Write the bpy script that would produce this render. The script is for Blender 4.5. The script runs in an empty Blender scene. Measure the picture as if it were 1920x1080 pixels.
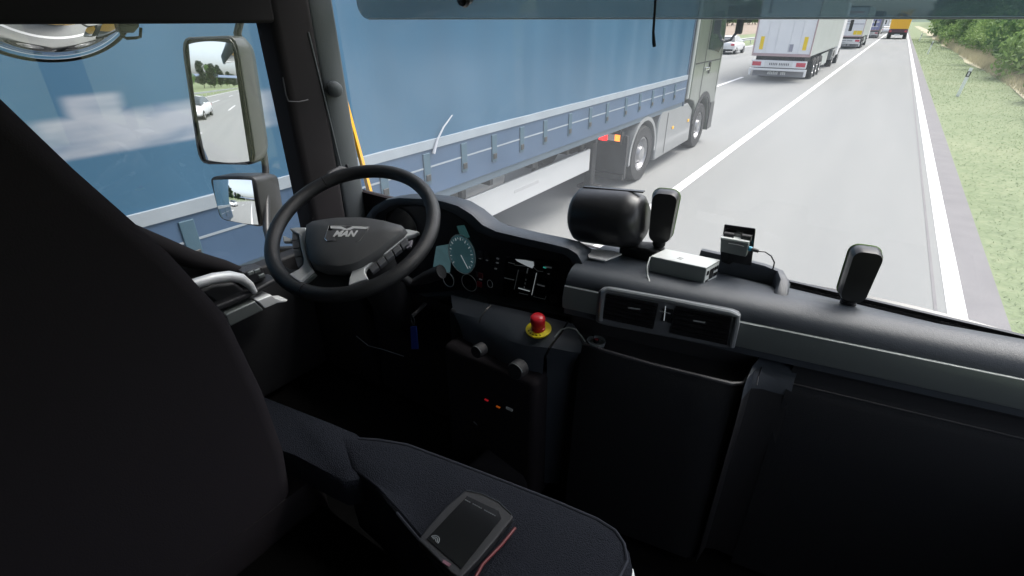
import bpy, bmesh, math, random
import numpy as np
from mathutils import Vector, Matrix
random.seed(4); rng = np.random.default_rng(4)
R = math.radians
sc = bpy.context.scene
COL = sc.collection

# ------------------------------------------------------------ camera
EYE = Vector((0.0, 0.0, 2.66))
PITCH = math.atan(502/950); YAW = math.atan(737/math.hypot(950, 502))
cd = bpy.data.cameras.new("camera"); cam = bpy.data.objects.new("camera", cd); COL.objects.link(cam)
cam.location = EYE; cam.rotation_euler = (math.pi/2-PITCH, 0, YAW)
cd.sensor_width = 36; cd.lens = 36*950/1920; cd.clip_start = 0.02; cd.clip_end = 3000
sc.camera = cam
# ------------------------------------------------------------ light: overcast day
SUN_EL, SUN_AZ = 58, 35
w = bpy.data.worlds.new("World"); sc.world = w; w.use_nodes = True
nt = w.node_tree; bg = nt.nodes["Background"]
sky = nt.nodes.new("ShaderNodeTexSky"); sky.sky_type = 'NISHITA'; sky.sun_disc = False
sky.sun_elevation = R(SUN_EL); sky.sun_rotation = R(SUN_AZ); sky.dust_density = 4; sky.air_density = 0.8
sky.ozone_density = 1.0
hsv = nt.nodes.new("ShaderNodeHueSaturation"); hsv.inputs["Saturation"].default_value = 0.5; hsv.inputs["Value"].default_value = 1.0
nt.links.new(sky.outputs[0], hsv.inputs["Color"]); nt.links.new(hsv.outputs[0], bg.inputs[0])
bg.inputs[1].default_value = 0.15
sl = bpy.data.lights.new("sun", 'SUN'); sl.energy = 1.3; sl.angle = R(35); sl.color = (1, .97, .93)
so = bpy.data.objects.new("sun", sl); COL.objects.link(so)
d = Vector((math.sin(R(SUN_AZ))*math.cos(R(SUN_EL)), math.cos(R(SUN_AZ))*math.cos(R(SUN_EL)), math.sin(R(SUN_EL))))
so.rotation_euler = d.to_track_quat('Z', 'Y').to_euler(); so.location = (0, 0, 30)
vs = sc.view_settings; vs.view_transform = 'Standard'; vs.look = 'None'; vs.exposure = 1.42; vs.gamma = 1; vs.use_curve_mapping = False
sc.cycles.max_bounces = 8; sc.cycles.transparent_max_bounces = 16; sc.cycles.use_denoising = True
sc.cycles.sample_clamp_indirect = 4

# ------------------------------------------------------------ measuring
_f = Vector((-math.sin(YAW)*math.cos(PITCH), math.cos(YAW)*math.cos(PITCH), -math.sin(PITCH)))
_r = Vector((math.cos(YAW), math.sin(YAW), 0)); _u = _r.cross(_f)
def ray(px, py): return _f+_r*((px-960)/950)+_u*((540-py)/950)
def at(px, py, X=None, Y=None, Z=None):
    d = ray(px, py)
    t = X/d.x if X is not None else Y/d.y if Y is not None else (Z-EYE.z)/d.z
    return EYE+d*t
def atp(px, py, p, n):
    d = ray(px, py); return EYE+d*((Vector(p)-EYE).dot(n)/d.dot(n))

# ------------------------------------------------------------ materials
MATS = {}
def mat(name, col, rough=.5, metal=0, spec=.5, var=0, vscale=8, bump=0, bscale=60, coat=0, emit=0, ecol=None, stretch=None, col2=None):
    if name in MATS: return MATS[name]
    m = bpy.data.materials.new(name); m.use_nodes = True; n = m.node_tree; b = n.nodes["Principled BSDF"]
    b.inputs["Base Color"].default_value = (*col, 1); b.inputs["Roughness"].default_value = rough
    b.inputs["Metallic"].default_value = metal; b.inputs["Specular IOR Level"].default_value = spec
    b.inputs["Coat Weight"].default_value = coat; b.inputs["Coat Roughness"].default_value = .08
    if emit:
        b.inputs["Emission Color"].default_value = (*(ecol or col), 1); b.inputs["Emission Strength"].default_value = emit
    if var or bump:
        tc = n.nodes.new("ShaderNodeTexCoord"); mp = n.nodes.new("ShaderNodeMapping")
        n.links.new(tc.outputs["Object"], mp.inputs[0])
        if stretch: mp.inputs["Scale"].default_value = stretch
    if var:
        t = n.nodes.new("ShaderNodeTexNoise"); t.inputs["Scale"].default_value = vscale; t.inputs["Detail"].default_value = 6
        n.links.new(mp.outputs[0], t.inputs["Vector"])
        r = n.nodes.new("ShaderNodeValToRGB"); n.links.new(t.outputs[0], r.inputs[0])
        c2 = col2 or tuple(min(1, c*(1+var)) for c in col); c1 = tuple(c*(1-var) for c in col) if col2 is None else col
        r.color_ramp.elements[0].position = .3; r.color_ramp.elements[1].position = .7
        r.color_ramp.elements[0].color = (*c1, 1); r.color_ramp.elements[1].color = (*c2, 1)
        n.links.new(r.outputs[0], b.inputs["Base Color"])
    if bump:
        t2 = n.nodes.new("ShaderNodeTexNoise"); t2.inputs["Scale"].default_value = bscale; t2.inputs["Detail"].default_value = 3
        n.links.new(mp.outputs[0], t2.inputs["Vector"])
        bp = n.nodes.new("ShaderNodeBump"); bp.inputs["Strength"].default_value = bump; bp.inputs["Distance"].default_value = .01
        n.links.new(t2.outputs[0], bp.inputs["Height"]); n.links.new(bp.outputs[0], b.inputs["Normal"])
    MATS[name] = m; return m
def glass(name, tint=(1, 1, 1), gloss=.04, rough=0.0, glare_dust=0, dcol=(.8, .85, .9)):
    m = bpy.data.materials.new(name); m.use_nodes = True; n = m.node_tree; n.nodes.clear()
    o = n.nodes.new("ShaderNodeOutputMaterial"); mx = n.nodes.new("ShaderNodeMixShader"); mx.inputs[0].default_value = gloss
    t = n.nodes.new("ShaderNodeBsdfTransparent"); t.inputs[0].default_value = (*tint, 1)
    g = n.nodes.new("ShaderNodeBsdfGlossy"); g.inputs["Roughness"].default_value = rough
    n.links.new(t.outputs[0], mx.inputs[1]); n.links.new(g.outputs[0], mx.inputs[2]); n.links.new(mx.outputs[0], o.inputs[0])
    if glare_dust:  # translucent veil imitating glare on the glass, mottled like dust
        m2 = n.nodes.new("ShaderNodeMixShader"); m2.inputs[0].default_value = glare_dust; tr = n.nodes.new("ShaderNodeBsdfTranslucent"); tr.inputs[0].default_value = (*dcol, 1)
        tc = n.nodes.new("ShaderNodeTexCoord"); nz = n.nodes.new("ShaderNodeTexNoise"); nz.inputs["Scale"].default_value = 3.5; nz.inputs["Detail"].default_value = 8; n.links.new(tc.outputs["Object"], nz.inputs["Vector"])
        mr_ = n.nodes.new("ShaderNodeMapRange"); mr_.inputs[1].default_value = .35; mr_.inputs[2].default_value = .7; mr_.inputs[3].default_value = glare_dust*.8; mr_.inputs[4].default_value = glare_dust*1.3; n.links.new(nz.outputs[0], mr_.inputs[0]); n.links.new(mr_.outputs[0], m2.inputs[0])
        n.links.new(mx.outputs[0], m2.inputs[1]); n.links.new(tr.outputs[0], m2.inputs[2]); n.links.new(m2.outputs[0], o.inputs[0])
    MATS[name] = m; return m

M = {}
M['plastic'] = mat('black_plastic', (.022, .023, .026), .42, bump=.25, bscale=900)
M['plastic2'] = mat('soft_black', (.015, .015, .017), .6, bump=.25, bscale=700)
M['dash'] = mat('dash_skin', (.042, .050, .062), .42, bump=.2, bscale=700, var=.08, vscale=5)
M['gloss_black'] = mat('gloss_black', (.012, .012, .013), .18)
M['leather'] = mat('wheel_leather', (.020, .021, .023), .36, bump=.3, bscale=500)
M['hubm'] = mat('hub_plastic', (.085, .088, .092), .48, bump=.2, bscale=900)
M['silver'] = mat('satin_silver', (.68, .70, .71), .38, metal=.2)
M['letter'] = mat('badge_letter', (.80, .81, .82), .35, metal=.1)
M['chrome'] = mat('chrome', (.8, .8, .82), .12, metal=1)
M['trim'] = mat('grey_trim', (.16, .18, .18), .30, metal=.35, var=.1, vscale=3)
M['pillar'] = mat('pillar_grey', (.075, .085, .092), .5, bump=.1, bscale=300)
mat('glovebox_skin', (.020, .021, .023), .7, spec=.12, bump=.2, bscale=600); M['glovebox_skin'] = MATS['glovebox_skin']
M['fabric'] = mat('seat_fabric', (.028, .031, .040), .95, spec=.05, var=.2, vscale=300, bump=.6, bscale=500)
M['fabric2'] = mat('seat_black', (.028, .025, .028), .95, spec=.02, bump=.1, bscale=400)
M['head'] = mat('cab_lining_black', (.022, .0205, .022), .85, spec=.08)
M['deep'] = mat('matt_black', (.022, .020, .022), 1.0, spec=0)
M['lining'] = mat('cab_lining_grey', (.45, .45, .45), .8)
M['red'] = mat('red_plastic', (.45, .012, .02), .3)
M['dred'] = mat('dark_red_plastic', (.16, .02, .025), .4)
M['yellow'] = mat('yellow_disc', (.75, .62, .01), .45)
M['blue'] = mat('blue_fob', (.02, .06, .35), .5)
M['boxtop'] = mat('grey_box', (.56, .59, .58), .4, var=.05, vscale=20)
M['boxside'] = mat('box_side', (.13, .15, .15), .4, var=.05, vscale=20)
M['white'] = mat('white_paint', (.75, .75, .75), .4)
M['ink'] = mat('screen_white', (.6, .65, .68), .6, emit=.12)
M['ink2'] = mat('screen_dim', (.22, .24, .25), .6, emit=.03)
M['green'] = mat('screen_green', (.05, .5, .4), .6, emit=.15)
M['teal'] = mat('gauge_sky_reflection', (.085, .19, .22), .35, emit=.03, ecol=(.14, .34, .38))  # sky reflection on the gauge cover, painted as a faintly glowing teal
M['tealp'] = mat('display_teal', (.26, .42, .45), .35, emit=.05, ecol=(.2, .4, .44), var=.25, vscale=20)
M['screen'] = mat('dark_screen', (.010, .011, .012), .15)
M['rim_green'] = mat('lime_edge', (.12, .22, .05), .4)
M['amber'] = mat('amber_edge', (.85, .42, .01), .4)
M['orange_lamp'] = mat('orange_lamp', (.9, .2, .02), .4, emit=1.2)
M['red_lamp'] = mat('red_lamp', (.9, .01, .01), .3, emit=2.0)
M['led_red'] = mat('led_red', (.6, .02, .03), .4, emit=.1)
M['led_orange'] = mat('led_orange', (.6, .12, .01), .4, emit=.1)
M['mirror'] = mat('mirror_glass', (.86, .88, .88), .015, metal=1)
M['housing'] = mat('mirror_housing', (.055, .060, .056), .32, coat=.3)
M['darkhousing'] = mat('mirror_dark', (.03, .031, .032), .35)
M['glass'] = glass('window_glass', (.97, .98, .98), .035)
M['visor'] = glass('smoked_glass', (.30, .36, .38), .05, .02, .04, (.35, .6, .7))
M['screenglass'] = glass('windscreen_glass', (.96, .97, .97), .03, 0, .058)
M['tyre'] = mat('tyre_rubber', (.025, .025, .026), .8, bump=.3, bscale=40)
M['rim'] = mat('wheel_rim', (.36, .36, .37), .35, metal=.6)
M['chassis'] = mat('chassis_black', (.025, .026, .028), .6, var=.3, vscale=4)
M['alu'] = mat('aluminium', (.56, .57, .58), .42, metal=.35, var=.06, vscale=3, stretch=(1, .2, 1))
M['curtain'] = mat('curtain_blue', (.036, .11, .19), .40, var=.10, vscale=.5, stretch=(1, .6, 1.2), bump=.35, bscale=1.6)
M['curtain_low'] = mat('curtain_low_blue', (.055, .10, .175), .42, var=.15, vscale=1.0)
M['tape'] = mat('reflective_tape', (.27, .31, .35), .5, var=.08, vscale=3)
M['print'] = mat('curtain_print', (.40, .42, .46), .5, var=.12, vscale=1.6, stretch=(1, .5, 3))
M['print2'] = mat('curtain_print_dark', (.20, .25, .33), .5)
M['strap'] = mat('curtain_strap', (.05, .10, .14), .6)
M['cabgreen'] = mat('cab_green', (.17, .19, .17), .28, metal=.3, coat=.6, var=.15, vscale=.8)
M['skirt'] = mat('skirt_grey', (.25, .26, .265), .35, metal=.3, coat=.4, var=.1, vscale=1)
M['carglass'] = mat('dark_glass', (.03, .04, .045), .06, coat=.5)
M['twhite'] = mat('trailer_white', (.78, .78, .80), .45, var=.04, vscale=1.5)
M['tside'] = mat('trailer_shaded_side', (.42, .45, .44), .5, var=.06, vscale=.8)  # greyer copy of the trailer white, side shade put into the colour
M['frame_red'] = mat('door_frame_pink', (.45, .33, .34), .5)
M['yellow_refl'] = mat('yellow_reflector', (.85, .60, .02), .5)
M['lampred'] = mat('lamp_red', (.55, .06, .09), .3)
M['plate'] = mat('plate_white', (.7, .7, .7), .5)
M['plateink'] = mat('plate_ink', (.12, .12, .13), .6)
M['greyink'] = mat('grey_ink', (.3, .3, .36), .6)
M['carwhite'] = mat('car_white', (.75, .76, .77), .3, coat=.6)
M['orange'] = mat('truck_orange', (.95, .50, .02), .45, var=.05)
M['maroon'] = mat('dark_maroon', (.10, .04, .06), .6)
M['bluetruck'] = mat('far_truck_blue', (.25, .28, .50), .5)
M['navy'] = mat('navy', (.03, .05, .09), .5)
M['post_white'] = mat('post_white', (.86, .88, .84), .5)
M['galv'] = mat('galvanised', (.38, .39, .40), .5, metal=.3)
M['bark'] = mat('bark', (.08, .06, .045), .9, var=.3, vscale=6)
M['concrete'] = mat('concrete', (.35, .35, .34), .8, var=.1, vscale=2)

# ------------------------------------------------------------ mesh kit
class G:
    def __init__(s): s.v = []; s.f = []
    def add(s, vs, fs):
        o = len(s.v); s.v += [Vector(v) for v in vs]; s.f += [tuple(i+o for i in f) for f in fs]; return s
    def box(s, lo, hi, M4=None):
        x0, y0, z0 = lo; x1, y1, z1 = hi
        vs = [Vector(p) for p in ((x0,y0,z0),(x1,y0,z0),(x1,y1,z0),(x0,y1,z0),(x0,y0,z1),(x1,y0,z1),(x1,y1,z1),(x0,y1,z1))]
        if M4: vs = [M4 @ v for v in vs]
        return s.add(vs, [(0,3,2,1),(4,5,6,7),(0,1,5,4),(1,2,6,5),(2,3,7,6),(3,0,4,7)])
    def prism(s, pts, off):
        """pts: list of 3-D points of a flat outline; off: extrusion vector"""
        n = len(pts); off = Vector(off); a = [Vector(p) for p in pts]
        nr = sum(((a[i]-a[0]).cross(a[(i+1) % n]-a[0]) for i in range(1, n-1)), Vector())
        if nr.dot(off) > 0: a = a[::-1]
        fs = [tuple(range(n)), tuple(range(2*n-1, n-1, -1))]+[(i, i+n, (i+1) % n+n, (i+1) % n) for i in range(n)]
        return s.add(a+[p+off for p in a], fs)
    def frustum(s, a, b):
        n = len(a); return s.add(list(a)+list(b), [tuple(range(n)), tuple(range(2*n-1, n-1, -1))]+[(i, i+n, (i+1) % n+n, (i+1) % n) for i in range(n)])
    def tube(s, path, r, k=10, closed=False):
        path = [Vector(p) for p in path]; n = len(path); rs = r if isinstance(r, (list, tuple)) else [r]*n
        vs = []; fs = []; t0 = None; ref = None
        for i, p in enumerate(path):
            if closed: t = path[(i+1) % n]-path[i-1]
            else: t = path[min(i+1, n-1)]-path[max(i-1, 0)]
            t.normalize()
            if ref is None:
                ref = Vector((0, 0, 1)) if abs(t.z) < .9 else Vector((1, 0, 0))
                ref = (ref-t*ref.dot(t)).normalized()
            else: ref = (ref-t*ref.dot(t)).normalized()
            b = t.cross(ref)
            for j in range(k):
                a = 2*math.pi*j/k; vs.append(p+(ref*math.cos(a)+b*math.sin(a))*rs[i])
        m = n if closed else n-1
        for i in range(m):
            for j in range(k):
                a, b2 = i*k+j, i*k+(j+1) % k; c, d2 = ((i+1) % n)*k+(j+1) % k, ((i+1) % n)*k+j
                fs.append((a, b2, c, d2))
        if not closed: fs += [tuple(range(k))[::-1], tuple((n-1)*k+j for j in range(k))]
        return s.add(vs, fs)
    def lathe(s, c, ax, prof, k=28):
        """prof: list of (distance along axis, radius)"""
        c = Vector(c); ax = Vector(ax).normalized(); ref = Vector((0, 0, 1)) if abs(ax.z) < .9 else Vector((1, 0, 0))
        a1 = (ref-ax*ref.dot(ax)).normalized(); a2 = ax.cross(a1); vs = []; fs = []
        for h, r in prof:
            for j in range(k):
                a = 2*math.pi*j/k; vs.append(c+ax*h+(a1*math.cos(a)+a2*math.sin(a))*r)
        for i in range(len(prof)-1):
            for j in range(k): fs.append((i*k+j, i*k+(j+1) % k, (i+1)*k+(j+1) % k, (i+1)*k+j))
        fs += [tuple(range(k))[::-1], tuple((len(prof)-1)*k+j for j in range(k))]
        return s.add(vs, fs)
    def grid(s, rows):
        n, m = len(rows), len(rows[0]); return s.add([p for r in rows for p in r], [(i*m+j, i*m+j+1, (i+1)*m+j+1, (i+1)*m+j) for i in range(n-1) for j in range(m-1)])
    def build(s, name, m, parent=None, smooth=False, bevel=0, seg=2, sub=0):
        o0 = Vector(W.get(parent.name, (0, 0, 0))) if parent else Vector()
        me = bpy.data.meshes.new(name); me.from_pydata([tuple(v-o0) for v in s.v], [], s.f); me.update()
        bm = bmesh.new(); bm.from_mesh(me); bmesh.ops.recalc_face_normals(bm, faces=bm.faces) if smooth != 'raw' else None; bm.to_mesh(me); bm.free()
        o = bpy.data.objects.new(name, me); COL.objects.link(o)
        if m: me.materials.append(M[m] if isinstance(m, str) else m)
        if parent: o.parent = parent; W[o.name] = W.get(parent.name, (0, 0, 0))
        if bevel:
            md = o.modifiers.new("b", 'BEVEL'); md.width = bevel; md.segments = seg; md.limit_method = 'ANGLE'; md.angle_limit = R(35)
        if sub:
            md = o.modifiers.new("s", 'SUBSURF'); md.levels = sub; md.render_levels = sub
        if smooth or bevel or sub:
            for p in me.polygons: p.use_smooth = True
            if smooth is not True or not sub:
                md = o.modifiers.new("w", 'WEIGHTED_NORMAL') if bevel else None
                if not bevel:
                    try: me.set_sharp_from_angle(angle=R(40))
                    except Exception: pass
        return o
W = {}
def tag(o, label=None, cat=None, group=None, kind=None):
    for k, v in (('label', label), ('category', cat), ('group', group), ('kind', kind)):
        if v: o[k] = v
    return o
def thing(name, label, cat, loc=(0, 0, 0), group=None):
    o = bpy.data.objects.new(name, None); COL.objects.link(o); o.location = loc; o.empty_display_size = .2
    W[o.name] = tuple(loc); return tag(o, label, cat, group)
def copy_tree(o, parent=None):
    c = o.copy(); COL.objects.link(c); c.parent = parent; W[c.name] = W.get(o.name, (0, 0, 0))
    for ch in KIDS(o): copy_tree(ch, c)
    return c
def KIDS(o): return [c for c in bpy.data.objects if c.parent == o]
def text(name, body, m, parent, origin, xdir, ydir, size, depth=.002, align='CENTER', shear=0, bold=0):
    cu = bpy.data.curves.new(name, 'FONT'); cu.body = body; cu.size = size; cu.extrude = depth; cu.align_x = align; cu.align_y = 'CENTER'; cu.shear = shear; cu.offset = bold
    tmp = bpy.data.objects.new(name+"_tmp", cu); me = bpy.data.meshes.new_from_object(tmp); bpy.data.objects.remove(tmp)
    x = Vector(xdir).normalized(); y = Vector(ydir); y = (y-x*y.dot(x)).normalized(); z = x.cross(y)
    m4 = Matrix((x, y, z)).transposed().to_4x4(); m4.translation = Vector(origin)-Vector(W.get(parent.name, (0, 0, 0)))
    me.transform(m4); o = bpy.data.objects.new(name, me); COL.objects.link(o); o.parent = parent; W[o.name] = W.get(parent.name, (0, 0, 0))
    me.materials.clear(); me.materials.append(M[m]); return o
def arc(c, r, a0, a1, n, u, v): return [Vector(c)+Vector(u)*r*math.cos(a0+(a1-a0)*i/(n-1))+Vector(v)*r*math.sin(a0+(a1-a0)*i/(n-1)) for i in range(n)]
def rrect(c, hw, hh, r, u, v, k=5):
    c, u, v = Vector(c), Vector(u), Vector(v); out = []
    for sx, sy, a in ((1, 1, 0), (-1, 1, 90), (-1, -1, 180), (1, -1, 270)):
        for i in range(k):
            t = R(a+90*i/(k-1)); out.append(c+u*(sx*(hw-r)+r*math.cos(t))+v*(sy*(hh-r)+r*math.sin(t)))
    return out
X, Y, Z = Vector((1, 0, 0)), Vector((0, 1, 0)), Vector((0, 0, 1))

# ============================================================ SETTING
def noise_mat(name, ramp, scale, rough=.85, stretch=(1, 1, 1), bump=0, bscale=30, scale2=None, mix=.5):
    m = bpy.data.materials.new(name); m.use_nodes = True; n = m.node_tree; b = n.nodes["Principled BSDF"]
    b.inputs["Roughness"].default_value = rough; b.inputs["Specular IOR Level"].default_value = .3
    tc = n.nodes.new("ShaderNodeTexCoord"); mp = n.nodes.new("ShaderNodeMapping"); mp.inputs["Scale"].default_value = stretch
    n.links.new(tc.outputs["Object"], mp.inputs[0])
    t = n.nodes.new("ShaderNodeTexNoise"); t.inputs["Scale"].default_value = scale; t.inputs["Detail"].default_value = 8; n.links.new(mp.outputs[0], t.inputs["Vector"])
    src = t.outputs[0]
    if scale2:
        t2 = n.nodes.new("ShaderNodeTexNoise"); t2.inputs["Scale"].default_value = scale2; t2.inputs["Detail"].default_value = 8; n.links.new(tc.outputs["Object"], t2.inputs["Vector"])
        mx = n.nodes.new("ShaderNodeMix"); mx.inputs[0].default_value = mix; n.links.new(t.outputs[0], mx.inputs[2]); n.links.new(t2.outputs[0], mx.inputs[3]); src = mx.outputs[0]
    r = n.nodes.new("ShaderNodeValToRGB"); n.links.new(src, r.inputs[0])
    for i, (p, c) in enumerate(ramp):
        e = r.color_ramp.elements[i] if i < 2 else r.color_ramp.elements.new(p)
        e.position = p; e.color = (*c, 1)
    n.links.new(r.outputs[0], b.inputs["Base Color"])
    if bump:
        t3 = n.nodes.new("ShaderNodeTexNoise"); t3.inputs["Scale"].default_value = bscale; n.links.new(tc.outputs["Object"], t3.inputs["Vector"])
        bp = n.nodes.new("ShaderNodeBump"); bp.inputs["Strength"].default_value = bump; bp.inputs["Distance"].default_value = .02
        n.links.new(t3.outputs[0], bp.inputs["Height"]); n.links.new(bp.outputs[0], b.inputs["Normal"])
    M[name] = m; return m
noise_mat('ground_grass', [(.36, (.125, .165, .075)), (.5, (.16, .20, .10)), (.64, (.21, .235, .13))], .35, scale2=6, bump=.6, bscale=14)
noise_mat('field', [(.35, (.20, .16, .12)), (.65, (.30, .24, .19))], .1, scale2=2)
noise_mat('asphalt', [(.3, (.188, .193, .192)), (.5, (.21, .215, .21)), (.7, (.232, .236, .230))], 1.1, stretch=(1, .07, 1), scale2=60, mix=.35, bump=.25, bscale=160, rough=.92)
noise_mat('shoulder', [(.3, (.14, .135, .14)), (.7, (.20, .192, .195))], 2, scale2=80, mix=.55, bump=.3, bscale=160, rough=.85)
noise_mat('paint', [(.28, (.50, .50, .50)), (.5, (.68, .68, .68)), (.75, (.74, .74, .74))], 1.2, scale2=30, mix=.5, rough=.6)
noise_mat('drygrass', [(.3, (.28, .27, .16)), (.55, (.42, .38, .27)), (.75, (.25, .29, .16))], 1.2, scale2=9, bump=.6, bscale=20)

def struct(name, g, m): return tag(g.build(name, m), kind='structure')
def strip(x0, x1, y0, y1, z, n=1): return G().add([(x0, y0, z), (x1, y0, z), (x1, y1, z), (x0, y1, z)], [(0, 1, 2, 3)])
struct('ground', strip(-900, 900, -700, 2200, 0), 'ground_grass')
struct('field', strip(-400, -27, 20, 700, .02), 'field')
struct('road', strip(-14.6, 1.27, -400, 1500, .016), 'asphalt')
struct('road_shoulder', strip(1.27, 1.64, -400, 1500, .012), 'shoulder')
g = G()
rows = []
for i in range(140):
    y = -60+i*3
    rows.append([(4.5+.25*math.sin(y*.21)+.2*random.random(), y, .024), (6.5+.4*random.random(), y, .028)])
struct('dry_grass_strip_ground', g.grid(rows), 'drygrass')
g = G()
g.add([(1.10+.045, -400, .02), (1.10+.24-.03, -400, .02), (1.31, 1500, .02), (1.145, 1500, .02)], [(0, 1, 2, 3)])
struct('edge_line_marking', g, 'paint')
struct('edge_sealing_line', strip(1.035, 1.065, -400, 1500, .020), 'shoulder')
g = G()
g.add([(-2.62, -400, .02), (-2.45, -400, .02), (-2.45, 1500, .02), (-2.62, 1500, .02)], [(0, 1, 2, 3)])
struct('lane_line_marking', g, 'paint')
g = G()
for k in range(-10, 50):
    y = 24.6+k*18
    for x in (-6.25, -10.0):
        yy = y+(0 if x == -6.25 else 9)
        o = len(g.v); g.add([(x-.08, yy, .02), (x+.08, yy, .02), (x+.08, yy+6, .02), (x-.08, yy+6, .02)], [(0, 1, 2, 3)])
struct('dashed_lane_marking', g, 'paint')
struct('median_line_marking', strip(-14.05, -13.85, -400, 1500, .02), 'paint')
# gentle wooded rise far off
g = G(); rows = []
for i in range(15):
    t = i/14; rows.append([(-900+1800*j/40, 1150+500*t, (11*math.sin(min(1, t*1.6)*math.pi/2))*(.7+.3*math.sin(j*.9))) for j in range(41)])
struct('hill', g.grid(rows), mat('hillgreen', (.05, .085, .05), .9, var=.4, vscale=.05))

def translucent(m, fac):
    n = m.node_tree; b = n.nodes["Principled BSDF"]; o = n.nodes["Material Output"]; t = n.nodes.new("ShaderNodeBsdfTranslucent"); mx = n.nodes.new("ShaderNodeMixShader"); mx.inputs[0].default_value = fac
    src = b.inputs["Base Color"].links[0].from_socket; n.links.new(src, t.inputs[0]); n.links.new(b.outputs[0], mx.inputs[1]); n.links.new(t.outputs[0], mx.inputs[2]); n.links.new(mx.outputs[0], o.inputs[0])
# foliage ---------------------------------------------------
def leafmat(name, c0, c1, c2):
    m = noise_mat(name, [(.34, c0), (.5, c1), (.66, c2)], .9, rough=.6, scale2=7, mix=.4)
    translucent(m, .4)
    return m
leafmat('leaf_light', (.10, .18, .05), (.19, .30, .09), (.32, .42, .16))
leafmat('leaf_mid', (.055, .12, .04), (.11, .20, .065), (.19, .29, .10))
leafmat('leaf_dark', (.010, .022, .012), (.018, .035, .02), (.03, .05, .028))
def foliage_mesh(name, blobs, n, size, m, seed):
    r = np.random.default_rng(seed); blobs = np.array(blobs, float)
    wts = blobs[:, 3]**2; wts /= wts.sum(); idx = r.choice(len(blobs), n, p=wts)
    dv = r.normal(size=(n, 3)); dv /= np.linalg.norm(dv, axis=1)[:, None]
    rad = r.uniform(.55, 1.05, n)**.6
    c = blobs[idx, :3]+dv*(blobs[idx, 3]*rad)[:, None]*np.array([1, 1, .85])
    a = r.normal(size=(n, 3))+dv*1.0; a /= np.linalg.norm(a, axis=1)[:, None]
    b = np.cross(a, r.normal(size=(n, 3))); b /= np.linalg.norm(b, axis=1)[:, None]; e = np.cross(a, b)
    s = (size*r.uniform(.5, 1.3, n))[:, None]
    v = np.stack([c-b*s, c-e*s*.45+a*s*.1, c+b*s, c+e*s*.45+a*s*.1], 1).reshape(-1, 3); v[:, 2] = np.maximum(v[:, 2], .02)
    me = bpy.data.meshes.new(name); me.vertices.add(4*n); me.vertices.foreach_set('co', v.ravel())
    me.loops.add(4*n); me.loops.foreach_set('vertex_index', np.arange(4*n)); me.polygons.add(n)
    me.polygons.foreach_set('loop_start', np.arange(0, 4*n, 4)); me.polygons.foreach_set('loop_total', np.full(n, 4)); me.update()
    me.materials.append(M[m]); return me
BUSH = []
for k in range(4):
    bl = [(random.uniform(-1.6, 1.6), random.uniform(-1.9, 1.9), random.uniform(.5, 1.9), random.uniform(.55, 1.1)) for _ in range(13)]
    BUSH.append((foliage_mesh('bush_leaves', bl, 5200, .12, 'leaf_light' if k % 2 == 0 else 'leaf_mid', 10+k), bl))
TREE = []
for k in range(3):
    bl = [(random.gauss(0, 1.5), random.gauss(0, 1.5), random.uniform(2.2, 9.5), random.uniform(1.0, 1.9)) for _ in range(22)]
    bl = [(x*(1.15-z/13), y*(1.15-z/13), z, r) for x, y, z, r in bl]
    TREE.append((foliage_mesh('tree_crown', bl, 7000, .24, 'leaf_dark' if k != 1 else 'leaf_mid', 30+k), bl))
def wood(h, r0, n, seed):
    rr = random.Random(seed); g = G()
    g.tube([(0, 0, -.2), (rr.gauss(0, .05), rr.gauss(0, .05), h*.3), (rr.gauss(0, .12), rr.gauss(0, .12), h*.65), (rr.gauss(0, .2), 0, h*.95)], [r0, r0*.8, r0*.5, r0*.15], 8)
    for i in range(n):
        z = h*(.25+.6*i/n); a = rr.uniform(0, 6.28); L = h*.3*(1.1-i/n)
        g.tube([(0, 0, z), (math.cos(a)*L*.5, math.sin(a)*L*.5, z+L*.3), (math.cos(a)*L, math.sin(a)*L, z+L*.7)], [r0*.4, r0*.28, r0*.08], 6)
    return g
stem_me = None
def plant(name, x, y, var, scale, label, cat, group):
    global stem_me
    t = thing(name, label, cat, (x, y, 0), group); t.rotation_euler = (0, 0, random.uniform(0, 6.28)); t.scale = (scale, scale, scale*random.uniform(.9, 1.15))
    src = BUSH if name == 'bush' else TREE
    c = bpy.data.objects.new('foliage' if name == 'bush' else 'crown', src[var][0]); COL.objects.link(c); c.parent = t
    key = name+'_wood'
    if key not in M: M[key] = wood(2.2, .07, 6, 3) if name == 'bush' else wood(9.5, .2, 12, 5)
    gg = M[key]
    if name not in PL:
        o = G().add(gg.v, gg.f).build('stem' if name == 'bush' else 'trunk', 'bark', None, True); PL[name] = o.data; bpy.data.objects.remove(o)
    s = bpy.data.objects.new('stem' if name == 'bush' else 'trunk', PL[name]); COL.objects.link(s); s.parent = t
    return t
PL = {}
for i in range(28):
    y = 14+i*4.4+random.uniform(-.8, .8); v = (0, 2, 1, 0, 3)[i % 5]
    sc_ = random.uniform(.8, 1.2)*(1.0+.006*y)
    lab = 'leafy roadside bush, one of the row behind the pale dry grass strip'
    plant('bush', 7.1+.018*y+random.uniform(-.5, .6), y, v, sc_, lab, 'bush', 'bushes along the right verge')
for i in range(20):
    y = 22+i*6.2+random.uniform(-1, 1)
    plant('bush', 10.6+.02*y+random.uniform(-.5, .9), y, (1, 3, 2)[i % 3], random.uniform(1.3, 1.7), 'taller green bush standing second row back, under the dark roadside trees', 'bush', 'second row of bushes on the right')
for i in range(34):
    y = 30+i*7.5+random.uniform(-2, 2)
    plant('tree', 13.8+.012*y+random.uniform(-1, 2.5), y, (0, 2, 1, 2)[i % 4], random.uniform(1.0, 1.45), 'tall dark green tree, one of the wood beside the motorway on the right', 'tree', 'dark trees on the right')
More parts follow.
